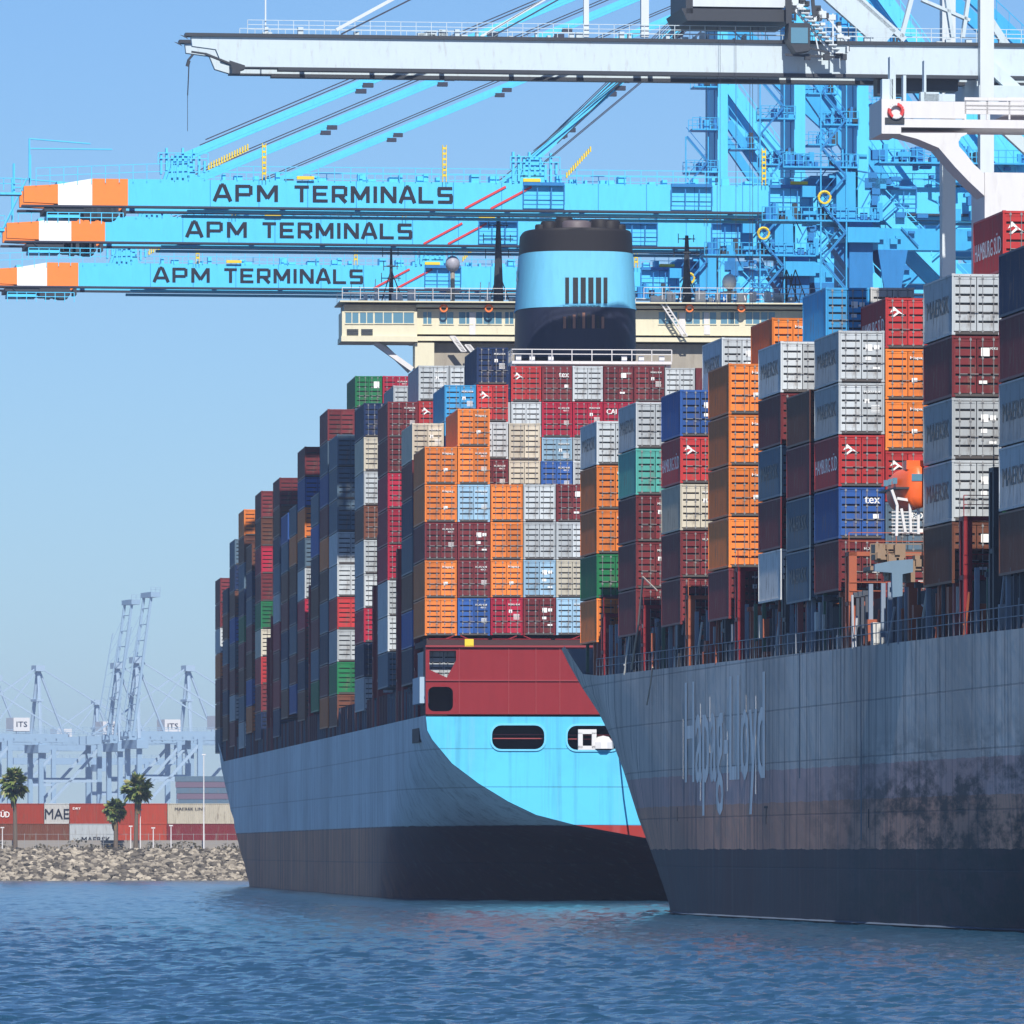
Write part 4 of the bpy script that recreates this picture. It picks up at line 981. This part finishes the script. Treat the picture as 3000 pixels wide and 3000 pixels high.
    for y in (-.2, 7.2):
        for a, b_, h in (((1.2, 87), (30, 61), 1.2), ((1.2, 60), (30.5, 31), 1.7), ((1.2, 52), (24, 30), 1.5), ((1.2, 80), (16, 60), 1.3), ((1.2, 76), (12.5, 60), .9), ((1.2, 28), (30.5, 4), .9), ((30.5, 58), (14, 42), .9)):
            mb = MB(); mb.beam((a[0], y, a[1]), (b_[0], y, b_[1]), .9, h)
            if y < 0:
                d = Vector((b_[0]-a[0], 0, b_[1]-a[1])); N = int(d.length/1.6)
                for k in range(N):
                    p_ = Vector((a[0], y-.5, a[1]))+d*(k/N); mb.bar(p_, p_+Vector((0, 0, 1.7)), .05, 4)
                mb.bar((a[0], y-.5, a[1]+1.7), (b_[0], y-.5, b_[1]+1.7), .06, 4)
            mb.build('diagonal_brace', CYAN if h > 1.25 else CYANM, e)
    mb = MB(); mb.box(-1.0, 2.0, -1.8, 9, 55.2, 56.6); mb.box(1.25, 30.5, -.8, .8, 54.6, 56.6); mb.box(1.25, 30.5, -.6, .6, 28.5, 30.3); mb.box(1.25, 30.5, 7, 8, 54.6, 56.6); mb.box(-.9, 1.9, -1.5, 8.4, 41, 42.2)
    mb.build('cross_beam', CYANM, e)
    mb = MB(); mb.prism([(2.0, 54.6), (4.8, 54.6), (4.2, 51), (2.6, 51)], -.9, 2.6); mb.box(2.6, 4.1, -.9, 1.4, 30, 51); mb.prism([(1.4, 50), (-2.4, 55.2), (1.4, 55.2)], -.5, 2)
    mb.build('gusset', CYAND, e)
    # hinge platform: ladders, cabins, clutter around the leg
    mb = MB(); rr = random.Random(77)
    for (x0, x1, z) in ((-9, 2, zb-1.0), (-7, 0, zt+1.5), (2, 16, zt+2), (-3.2, 0, 66), (-3.4, 0, 70.5), (-2.8, 0, 75), (-2.6, 0, 79.5), (1.3, 4, 68), (1.3, 4.2, 73),  (4, 14, zb-14), (-3, 0, 45), (1.3, 5, 38)):
        mb.box(x0, x1, -1.8, 1, z, z+.15); mb.rail((x0, -1.8, z), (x1, -1.8, z), 1.3, .7, .05, (1, .5), 0); mb.rail((x0, 1, z), (x1, 1, z), 1.3, .9, .05)
        for k in range(int((x1-x0)*2.2)):
            x = rr.uniform(x0, x1); h = rr.uniform(.3, 1.8); mb.box(x, x+rr.uniform(.1, .7), rr.uniform(-1.5, 0), rr.uniform(0, .8), z+.15, z+.15+h, rr.choice((0, 1, 1, 2)))
    for x0 in (-3.4,):       # stair tower zigzags
        z = zb-28
        for k in range(17):
            a, b_ = ((x0, z), (x0+2.2, z+2.6)) if k % 2 else ((x0+2.2, z), (x0, z+2.6))
            mb.bar((a[0], -1.4, a[1]), (b_[0], -1.4, b_[1]), .12, 4, 0); mb.bar((a[0], -1.4, a[1]+1), (b_[0], -1.4, b_[1]+1), .05, 4, 1); mb.bar((a[0], -2, a[1]), (b_[0], -2, b_[1]), .12, 4, 1); z += 2.6
        for xx in (x0-.1, x0+2.3): mb.bar((xx, -1.7, zb-28), (xx, -1.7, z), .09, 4, 0)
    for k in range(110):
        x = rr.uniform(-6, 14); z = rr.uniform(zb-3, zt+3); 
        if rr.random() < .5: mb.bar((x, -1, z), (x+rr.uniform(-2, 2), -1, z+rr.uniform(-2, 2)), .07, 4, rr.choice((0, 1)))
        else: mb.box(x, x+rr.uniform(.2, 1.3), -1.2, -.2, z, z+rr.uniform(.2, 1.1), rr.choice((0, 1)))
    mb.build('access_platform', [CYANM, CYAND, DKST], e)
    mb = MB(); mb.box(-2.0, -.2, -1.5, 6, zb-.9, zt+1.2); mb.prism([(-6, zb), (-2.2, zb), (-2.2, zt+1.0), (-4, zt+1.0)], 1, 6); mb.build('hinge_housing', CYANM, e)
    mb = MB(); mb.box(9, 26, 0, 8, zt+.2, zt+6.2)
    for k in range(16): mb.box(9+k*1.06, 9.1+k*1.06, -.05, 0, zt+.3, zt+6.1)
    mb.build('machinery_house', CYAN, e)
    mb = MB()
    for k in range(12): t = 6.283*k/12; mb.bar((-3.2+.55*math.cos(t), -2.0, zb+1.2+.55*math.sin(t)), (-3.2+.55*math.cos(t+.52), -2.0, zb+1.2+.55*math.sin(t+.52)), .13, 5)
    mb.build('cable_reel', YEL, e)
    mb = MB()
    for x in (.3, 30.8):
        for y in (-3, 9): mb.box(x-.6, x+1.4, y-2.5, y+2.5, 0, 1.6); mb.box(x-.4, x+1.2, -3, 9, 1.6, 3.4)
    mb.build('bogie', CYAND, e)
    return e
FC1 = crane_frame(2505, 760)
C1 = blue_crane(FC1, 70, True, 'highest and nearest blue quay crane, boom lettered, above the other two booms')
def copy_tree(o, parent=None):
    c = o.copy(); COL.objects.link(c)
    if parent: c.parent = parent
    for ch in o.children: copy_tree(ch, c)
    return c
for px, Y, lab in ((2322, 804, 'middle blue quay crane, its boom just below the highest lettered boom'), (2098, 867, 'farthest blue quay crane, its boom the lowest of the three lettered booms')):
    c = copy_tree(C1); fr = crane_frame(px, Y); c.location = fr.p0; c['label'] = lab

# ---- pale grey crane in front
FG = crane_frame(2862, 700)
EG = FG.empty('quay_crane'); tag(EG, 'pale grey quay crane with long plain boom and hanging cab across the top', 'crane')
g = lambda px, py, y=0: (lambda q: (q.x, q.z))(FG.on_y(px, py, y))
mb = MB(); zt = g(1500, 118)[1]; zb = g(1500, 205)[1]
tipx = g(560, 150)[0]; c1 = g(690, 190)[0]; right = g(4300, 150)[0]
for y in (0, 6):
    mb.prism([(tipx, zt), (tipx+.1, zb+1.7), (tipx+2.1, zb+1.45), (c1-1.2, zb+.35), (c1, zb), (right, zb), (right, zt)], y, y+.9, 0)
    mb.box(tipx-.5, right, y-.2, y+1.1, zt, zt+.28, 1)
    mb.box(c1, g(815, 200)[0], y-.15, y+1.05, zb-.12, zb-.003, 1); mb.box(g(815, 200)[0], right, y-.15, y+1.05, zb-.3, zb-.003, 1)
    mb.add([(tipx-.5, y-.15, zt), (tipx-1, y-.15, zt+.1), (tipx-.2, y-.15, zt-.3)], [(0,1,2)], 1)
for k in range(20): x = c1+k*6; mb.box(x, x+.4, .9, 6, zb+1, zt-.2, 0)
GB = mb.build('boom', [CGREY, DKST], EG)
mb = MB(); mb.rail((g(725, 100)[0], -.1, zt+.28), (right, -.1, zt+.28), 1.15, 1.3, .035, (1, .66, .33)); mb.rail((g(725, 100)[0], 7, zt+.28), (right, 7, zt+.28), 1.15, 1.3, .035, (1, .5))
rr = random.Random(13)
for k in range(60):
    x = rr.uniform(g(760, 100)[0], right); mb.box(x, x+rr.uniform(.1, .8), .3, 1, zt+.28, zt+.28+rr.uniform(.1, .7))
mb.build('walkway_railing', CGREY, GB)
mb = MB()
for (px0, py0), (px1, py1), r_ in (((560,152),(600,158),.09), ((600,158),(680,190),.12), ((550,178),(565,160),.1), ((548,195),(553,178),.16), ((553,190),(549,280),.05), ((549,280),(549,385),.025)):
    a, b_ = g(px0, py0), g(px1, py1); mb.bar((a[0], -.2, a[1]), (b_[0], -.2, b_[1]), r_, 5)
a = g(672, 178); mb.prism([(a[0], a[1]), (a[0]+1.3, a[1]-.4), (a[0]+1.3, a[1]-.7), (a[0]+.9, a[1]-.8), (a[0]+.9, a[1]-1.1), (a[0]+.2, a[1]-1.1), (a[0]+.2, a[1]-.7)], -.3, 1.2)
mb.build('tip_gear', DKST, GB)
for px0, py0, px1, py1, h in ((985, 88, 1260, -62, .28), (1000, 100, 1280, -40, .12), (1408, 108, 1700, -62, .2), (1450, 102, 1760, -70, .12), (1425, 100, 1720, -80, .06)):
    mb = MB(); a, b_ = g(px0, py0), g(px1, py1); d = (b_[0]-a[0], b_[1]-a[1]); mb.beam((a[0], 0, a[1]), (a[0]+d[0]*2.2, 0, a[1]+d[1]*2.2), .3, h); mb.build('forestay', CWHITE if h > .15 else ROPE, EG)
for px, w, top in ((778, .06, -60), (1718, .22, -80), (1890, .33, -120)):
    mb = MB(); a = g(px, 108); b_ = g(px, top); mb.box(a[0]-w, a[0]+w, 0, w*2, a[1], b_[1]); mb.build('post', CWHITE, GB)
a = g(2075, 108)
mb = MB()   # apex mast and inclined frame
for p0_, p1_, h in (((2390, -70), (2600, 118), 2.1), ((2420, -90), (2650, 118), .5), ((2700, -120), (2640, 110), .35), ((2700, 0), (2840, 60), .25), ((2770, -20), (2790, 110), .3), ((2850, -100), (2820, 110), .3), ((3010, 230), (2900, 60), .6)):
    A_, B_ = g(*p0_, 3), g(*p1_, 3); mb.beam((A_[0], 3, A_[1]), (B_[0], 3, B_[1]), .8, h)
mb.build('frame_brace', CGREY, EG)
for y in (-1.2, 17):
    mb = MB(); x0, x1 = g(2872, 500, -1.2)[0], g(2912, 500, -1.2)[0]; mb.box(x0, x1, y, y+1.3, 0, 86); mb.build('leg', CWHITE, EG)
    mb = MB(); mb.box(30, 31.3, y, y+1.3, 0, 70); mb.build('leg', CWHITE, EG)
for A0, B0 in (((1, 66), (30, 40)), ((1, 40), (30, 12)), ((1, 84), (28, 68))):
    mb = MB(); mb.beam((A0[0], 16, A0[1]), (B0[0], 16, B0[1]), .9, 1.0); mb.beam((A0[0], 0, A0[1]), (B0[0], 0, B0[1]), .9, 1.0); mb.build('diagonal_brace', CGREY, EG)
mb = MB(); mb.box(0, 31, -1, 0, 62.6, 64.2); mb.box(0, 1.2, 0, 17, 63, 65); mb.box(0, 1.2, 0, 17, 20, 22); mb.build('cross_beam', CGREY, EG)
mb = MB(); rr = random.Random(90)
for px, py in ((2605, 250), (2690, 240), (2760, 238)):
    A_ = g(px, py, 2); mb.box(A_[0]-1.2, A_[0]+1.2, 1, 3, A_[1]-.9, A_[1]+.9)
mb.build('under_boom_gear', DKST, EG)
# trolley with machinery box and operator cab
TRL = bpy.data.objects.new('trolley', None)
mb = MB(); a = g(2030, -60, -1.5); b_ = g(2300, 22, -1.5); mb.box(a[0], b_[0], -1.5, 7.5, b_[1], a[1], 0); mb.box(a[0]-.6, a[0], -1.5, 7.5, b_[1]-.6, a[1], 1)
a = g(2010, 24, -1.5); b_ = g(2310, 64, -1.5); mb.prism([(a[0]-.4, a[1]), (b_[0], a[1]), (b_[0]+.3, b_[1]), (a[0]+.1, b_[1])], -1.5, 7.5, 1)
TR = mb.build('trolley', [CWHITE, DKST], EG)
mb = MB()
c0 = g(2303, 70, -2); c1_ = g(2368, 158, -2); mb.prism([(c0[0]+.1, c0[1]), (c1_[0], c0[1]), (c1_[0], c1_[1]+.2), (c0[0]+.7, c1_[1]), (c0[0], c1_[1]+1.2)], -3, -.8)
CAB = mb.build('operator_cab', DKST, TR)
mb = MB(); mb.box(c0[0]+.25, c1_[0]-.2, -3.04, -3.0, c1_[1]+.8, c0[1]-.4); mb.build('window', GLASS, CAB)
mb = MB(); rr = random.Random(55)
for (p0_, p1_, r_) in (((2330,30),(2440,160),.14), ((2345,22),(2455,150),.14), ((2380,65),(2400,160),.08), ((2370,140),(2470,165),.12), ((2440,40),(2440,130),.09), ((2400,20),(2480,120),.1), ((2485,80),(2488,150),.06), ((2455,110),(2490,110),.06), ((2300,160),(2460,168),.14), ((2310,-10),(2310,70),.35), ((2330,-10),(2330,60),.12), ((2380,-10),(2385,50),.2)):
    A_, B_ = g(*p0_, -2.4), g(*p1_, -2.4); mb.bar((A_[0], -2.4, A_[1]), (B_[0], -2.4, B_[1]), r_, 4, rr.choice((0, 1)))
for k in range(12):
    t = k/11; A_ = g(2338+110*t, 28+128*t, -2.4); mb.box(A_[0]-.1, A_[0]+.6, -3, -2, A_[1]-.05, A_[1]+.05, 0)
for k in range(30):
    px = rr.uniform(2310, 2480); py = rr.uniform(max(0, (px-2330)*.6), max(40, (px-2330)*1.0+20)); A_ = g(px, py, -2); mb.box(A_[0], A_[0]+rr.uniform(.1, .7), -2.5, -1.5, A_[1], A_[1]+rr.uniform(.1, .6), rr.choice((0, 1)))
for px in (2365, 2420, 2470): A_ = g(px, 172, -2.4); mb.box(A_[0]-.2, A_[0]+.3, -2.6, -2, A_[1]-.1, A_[1]+.4, 1)
mb.build('cab_stairs', [CWHITE, DKST], TR)
mb = MB()
for px in (2069, 2088, 2101, 2134, 2197, 2205, 2221):
    A_ = g(px, 60, 3); B_ = g(px, 900, 3); mb.bar((A_[0], 3 if px % 2 else -1.2, A_[1]), (B_[0], 3 if px % 2 else -1.2, B_[1]), .025, 4)
mb.build('hoist_rope', ROPE, TR)

# ------------------------------------------------------------------ far shore
def back(px, py, Y): return Vector(((px-1500)/F*Y, Y, CH+(HZ-py)/F*Y))
FS = Frame(0, 1110, 0)
def shore_box(px0, ytop, colour, label, Lpx, Y=1110, mark=None, txt=None, frac=1.0):
    s = F/Y; L = 12.19; h = 2.75; p = back(px0, ytop, Y)
    e = bpy.data.objects.new('shipping_container', None); COL.objects.link(e); e.location = (p.x, Y, p.z-h); e.rotation_euler = (0, 0, -math.pi/2)   # side wall towards the camera
    e.scale = (1, (Lpx/s)/L, h/CHH)
    tag(e, label, 'container', 'containers on the far shore')
    o = link('body', BODY[12], e); o.material_slots[0].link = 'OBJECT'; o.material_slots[0].material = CM[colour]; o.rotation_euler = (0, 0, 0)
    for k in (0, 1):
        d = link('door', DOOR, e, (.10+k*1.14, 0, 0)); d.material_slots[0].link = 'OBJECT'; d.material_slots[0].material = CM[colour]
    e.rotation_euler = (0, 0, math.pi/2); e.location = (p.x+Lpx/s, Y, p.z-h)
    if txt:
        mb = MB(); t, a0, a1, z0, hh, mt = txt; LL = L
        put_text(mb, t, (-.06, LL*(1-a0), z0), (0, -LL*(a1-a0), 0), (0, 0, hh), .03); mb.build('lettering', mt, e)
    return e
shore_box(-140, 2354, 'brick red', 'red container at left edge of far shore, upper row', 134, txt=('HAMBURG SÜD', .3, 1.25, .9, 1.0, WHITE))
shore_box(-4, 2354, 'brick red', 'red container beside the leftmost palm on far shore, upper row', 132)
shore_box(130, 2354, 'white', 'white container with big dark letters between two red ones on far shore', 72, txt=('MAE', .02, 1.0, .7, 1.4, NAVYT))
shore_box(204, 2354, 'brick red', 'long red container right of the lettered white one on far shore', 190, txt=('DRY', .05, .17, 2.0, .3, WHITE))
shore_box(396, 2354, 'brick red', 'red container behind the tallest middle palm on far shore', 93)
shore_box(491, 2354, 'beige', 'beige container with small lettering nearest the ship bow on far shore', 262, txt=('MAERSK LINE', .08, .42, 1.9, .38, NAVYT))
shore_box(-60, 2413, 'brown', 'brown container under the left palm on far shore, lower row', 262)
shore_box(204, 2413, 'light grey', 'light grey lettered container in the lower row on far shore', 140, txt=('MAERSK', .25, .85, .2, .8, NAVYT))
shore_box(346, 2413, 'brick red', 'red container in lower row behind the middle palms on far shore', 142)
shore_box(490, 2413, 'maroon', 'maroon container in lower row below the beige one on far shore', 262)
# hazy stack farther back
tb = MB()
for i in range(5):
    p = back(512+(i*2 if i else 0), 2274+i*17, 1900); w = 210/12.6
    tb.box(p.x, p.x+w, 1900, 1912, p.z-17/12.6+.08, p.z, i % 2)
tag(tb.build('container_block', [CM['slate'], flat('dull_violet', (.13, .09, .13), .7)]), 'hazy block of dull blue and purple containers far behind the shore', 'containers')
# wall, fence and poles
mb = MB(); a = back(-80, 2462, 1100); b_ = back(760, 2496, 1100); mb.box(a.x, b_.x, 1088, 1088.4, b_.z-.4, a.z); 
tag(mb.build('low_wall', flat('low_wall_grey', (.26, .24, .22), .9)), 'low grey wall along the top of the rocky bank', 'wall')
FEN = bpy.data.objects.new('fence', None); COL.objects.link(FEN); FEN.location = (-50, 1086, 4); tag(FEN, 'thin metal fence along the top of the rock bank', 'fence')
mb = MB(); xs = [back(px, 0, 1086).x+50 for px in (-60, 760)]; mb.bar((xs[0], 0, 2.1), (xs[1], 0, 2.1), .03, 4); mb.bar((xs[0], 0, .9), (xs[1], 0, .9), .03, 4); mb.build('rail', RODM, FEN)
for px in range(-60, 760, 33):
    mb = MB(); x = back(px, 0, 1086).x+50; mb.bar((x, 0, 0), (x, 0, 2.2), .045, 4); mb.build('fence_post', RODM, FEN)
for px, yt, lab in ((7, 2424, 'short pale pole left of the leftmost palm on the rock bank'), (411, 2372, 'pale pole beside the tall middle palm on the rock bank'), (383, 2420, 'short pale pole just left of the tall middle palm trunk'), (449, 2425, 'short pale pole right of the tall middle palm'), (501, 2418, 'pale pole below the left end of the beige container'), (597, 2210, 'tall thin lamp pole in front of the beige container'), (705, 2435, 'pale pole next to the ship bow on the rock bank')):
    p = back(px, yt, 1085); mb = MB(); mb.bar((0, 0, 0), (0, 0, p.z-4), .11 if yt < 2300 else .09, 6, 0, .06); mb.box(-.25, .25, -.1, .1, p.z-4.1, p.z-3.95)
    o = mb.build('pole', SHIPW); o.location = (p.x, 1085, 4); tag(o, lab, 'pole', 'poles on the rock bank')
# bushes strip
m, n, l, b = nt('palm_frond_green')
gi = n.new('ShaderNodeNewGeometry'); l.new(ramp(n, l, gi.outputs['Random Per Island'], [(0, (.02, .04, .008)), (.4, (.07, .12, .02)), (.75, (.17, .21, .05)), (1, (.30, .25, .10))]), b.inputs['Base Color']); b.inputs['Roughness'].default_value = .55
FROND = m
BARK = flat('palm_bark', (.13, .10, .075), .9)
def palm(px, ytop, crown_px, label, seed):
    Y = 1084.5; s = F/Y; top = back(px, ytop, Y); R_ = crown_px/s/2*1.2; H = top.z-3.8-R_*.95
    e = bpy.data.objects.new('palm_tree', None); COL.objects.link(e); e.location = (top.x, Y, 3.8); tag(e, label, 'palm tree', 'palm trees on the rock bank')
    mb = MB(); r = random.Random(seed); N = 10; lean = r.uniform(-.3, .3)
    for k in range(N):
        a = k/N; b_ = (k+1)/N; mb.bar((lean*(1-a*a)*-1, 0, H*a), (lean*(1-b_*b_)*-1, 0, H*b_), .34-.14*a, 8, 0, .34-.14*b_)
    mb.build('trunk', BARK, e)
    mb = MB()
    for k in range(95):      # fan leaves around the head
        ph = r.uniform(0, 2*math.pi); th = r.uniform(-1.15, 1.45); d = Vector((math.cos(ph)*math.cos(th), math.sin(ph)*math.cos(th), math.sin(th)))
        base = Vector((0, 0, H)); L = R_*r.uniform(.55, 1.02); c = base+d*L*.55; side = d.cross(Vector((0, 0, 1))).normalized(); up = side.cross(d)
        mb.bar(base, c, .03, 3)
        nb = 9
        for j in range(nb):
            a = (j/(nb-1)-.5)*2.3; dr = (d*math.cos(a)+side*math.sin(a)).normalized(); tip = c+dr*L*.52+Vector((0, 0, -.22*L*abs(r.gauss(.5, .4)))); w = up*.09+side*.11
            mid = c.lerp(tip, .5)+Vector((0, 0, .05)); mb.add([c-w*.4, c+w*.4, mid+w*1.5, tip, mid-w*1.5], [(0,1,2,3,4)])
    mb.build('crown', FROND, e)
    mb = MB()
    for k in range(60):
        ph = r.uniform(0, 6.28); z = H-r.uniform(.1, R_*1.1); w = .35+.35*(1-(H-z)/(R_*1.2)); p = Vector((math.cos(ph)*w, math.sin(ph)*w, z)); q = Vector((math.cos(ph)*w*.7, math.sin(ph)*w*.7, z-.9)); t_ = Vector((-math.sin(ph), math.cos(ph), 0))*.18
        mb.add([p-t_, p+t_, q+t_*.5, q-t_*.5], [(0,1,2,3)])
    mb.build('dead_leaf_skirt', flat('dry_frond', (.20, .14, .07), .9), e)
palm(40, 2245, 86, 'leftmost palm tree with full round crown on the rock bank', 1)
palm(404, 2262, 88, 'tallest middle palm tree in front of the red containers', 2)
palm(336, 2336, 64, 'shortest palm tree, between the lettered container and the tall palm', 3)
mb = MB(); r = random.Random(9)      # dark scrub and litter along the foot of the yard
for k in range(2600):
    x = r.uniform(-90, -25); h = r.random()**1.6*1.7*(.55+.45*math.sin(x*.9)*math.sin(x*.37+1)); y = r.uniform(1085.5, 1087.4); w = r.uniform(.08, .3)
    a = Vector((x, y, 3.85+max(0, h))); d = Vector((r.uniform(-1, 1), r.uniform(-.6, .6), r.uniform(-.4, 1))).normalized()*w; e_ = Vector((r.uniform(-1, 1), 0, r.uniform(-1, 1))).normalized()*w*.7
    mb.add([a-e_, a+d, a+e_, a-d*.6], [(0,1,2,3)])
m, n, l, b = nt('dry_scrub'); gi = n.new('ShaderNodeNewGeometry'); l.new(ramp(n, l, gi.outputs['Random Per Island'], [(0, (.02, .022, .012)), (.6, (.07, .06, .035)), (1, (.20, .16, .10))]), b.inputs['Base Color'])
tag(mb.build('scrub', m), kind='stuff')
# far hazy cranes
FCB = paint('far_crane_hazed_blue', (.26, .38, .50), .6, .1); FCW = paint('far_crane_hazed_pale_blue', (.33, .44, .55), .6, .05); FHW = paint('far_house_white', (.62, .62, .62), .6, .05)  # crane blues toned towards the sky, haze painted into the colour
def far_crane(px, Y, label, raised=False, house=True, house_dx=0, txt='ITS', flip=1):
    s = F/Y; fr = Frame((px-1500)/F*Y, Y, math.radians(20), 4)
    e = fr.empty('harbour_crane'); tag(e, label, 'crane', 'hazy cranes on the far side of the harbour')
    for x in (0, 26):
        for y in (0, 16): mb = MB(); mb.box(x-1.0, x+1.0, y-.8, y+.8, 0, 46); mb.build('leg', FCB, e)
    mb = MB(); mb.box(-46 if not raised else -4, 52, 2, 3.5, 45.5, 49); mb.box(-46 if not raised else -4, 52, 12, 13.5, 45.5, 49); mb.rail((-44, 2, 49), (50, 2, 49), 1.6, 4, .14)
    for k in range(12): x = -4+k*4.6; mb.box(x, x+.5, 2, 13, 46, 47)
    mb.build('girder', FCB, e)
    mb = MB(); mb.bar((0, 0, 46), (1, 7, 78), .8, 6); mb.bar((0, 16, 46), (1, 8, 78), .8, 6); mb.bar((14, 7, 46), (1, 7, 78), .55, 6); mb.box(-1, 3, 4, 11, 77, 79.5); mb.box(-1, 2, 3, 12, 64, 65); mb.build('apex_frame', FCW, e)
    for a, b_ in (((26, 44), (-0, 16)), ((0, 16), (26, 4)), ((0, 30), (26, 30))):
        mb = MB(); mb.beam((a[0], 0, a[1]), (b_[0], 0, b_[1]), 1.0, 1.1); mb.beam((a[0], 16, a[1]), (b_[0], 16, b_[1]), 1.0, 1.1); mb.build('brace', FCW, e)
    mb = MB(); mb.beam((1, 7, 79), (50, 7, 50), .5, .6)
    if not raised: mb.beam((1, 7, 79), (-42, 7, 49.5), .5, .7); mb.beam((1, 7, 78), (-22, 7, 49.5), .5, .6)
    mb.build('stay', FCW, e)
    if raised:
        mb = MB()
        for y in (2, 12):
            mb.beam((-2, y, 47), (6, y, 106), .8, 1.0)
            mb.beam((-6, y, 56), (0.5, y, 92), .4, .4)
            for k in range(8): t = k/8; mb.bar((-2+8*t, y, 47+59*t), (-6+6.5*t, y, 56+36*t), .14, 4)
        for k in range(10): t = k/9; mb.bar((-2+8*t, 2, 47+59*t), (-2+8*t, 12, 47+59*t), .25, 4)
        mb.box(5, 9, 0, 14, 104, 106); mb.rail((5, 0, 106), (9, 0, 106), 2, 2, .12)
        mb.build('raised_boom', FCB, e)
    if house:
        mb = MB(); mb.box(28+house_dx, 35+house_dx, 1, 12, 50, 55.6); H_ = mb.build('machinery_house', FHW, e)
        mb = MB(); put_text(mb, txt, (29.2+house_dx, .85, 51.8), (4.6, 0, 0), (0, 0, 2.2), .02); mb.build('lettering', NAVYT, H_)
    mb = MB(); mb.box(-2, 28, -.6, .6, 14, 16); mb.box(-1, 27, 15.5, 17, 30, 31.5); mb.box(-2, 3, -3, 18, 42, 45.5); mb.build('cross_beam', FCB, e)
    return e
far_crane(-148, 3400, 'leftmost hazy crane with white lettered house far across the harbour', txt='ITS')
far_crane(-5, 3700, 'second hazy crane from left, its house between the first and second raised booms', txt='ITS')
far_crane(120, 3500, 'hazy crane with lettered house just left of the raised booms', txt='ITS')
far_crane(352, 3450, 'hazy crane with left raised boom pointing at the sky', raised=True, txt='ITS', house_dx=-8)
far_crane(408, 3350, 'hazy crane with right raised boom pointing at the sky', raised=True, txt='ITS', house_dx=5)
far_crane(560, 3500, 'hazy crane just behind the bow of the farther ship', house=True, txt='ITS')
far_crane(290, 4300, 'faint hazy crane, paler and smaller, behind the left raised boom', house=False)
# foam line at the near hull
mb = MB(); pts = [FB.on_y(0, 0, 0)]
pr_ = None
for k in range(60):
    u = 60+k*2.35; v = 0
    if u < UB1(0): v = 16*(1-(u-7.5)/(UB1(0)-7.5))**2
    if u > UBS(0): q = min(1, (u-UBS(0))/(UBL(0)-UBS(0))); v = 20*(1-math.sqrt(max(0, 1-q*q)))
    if k: mb.add([FB.world(pr_[0]-.22-.08*math.sin(k*1.7), pr_[1], .10), FB.world(v-.22-.08*math.sin(k*1.7+1.7), u, .10), FB.world(v+.1, u, .2), FB.world(pr_[0]+.1, pr_[1], .2)], [(0,1,2,3)])
    pr_ = (v, u)
tag(mb.build('foam', flat('foam_pale', (.08, .11, .16), .6)), kind='stuff')
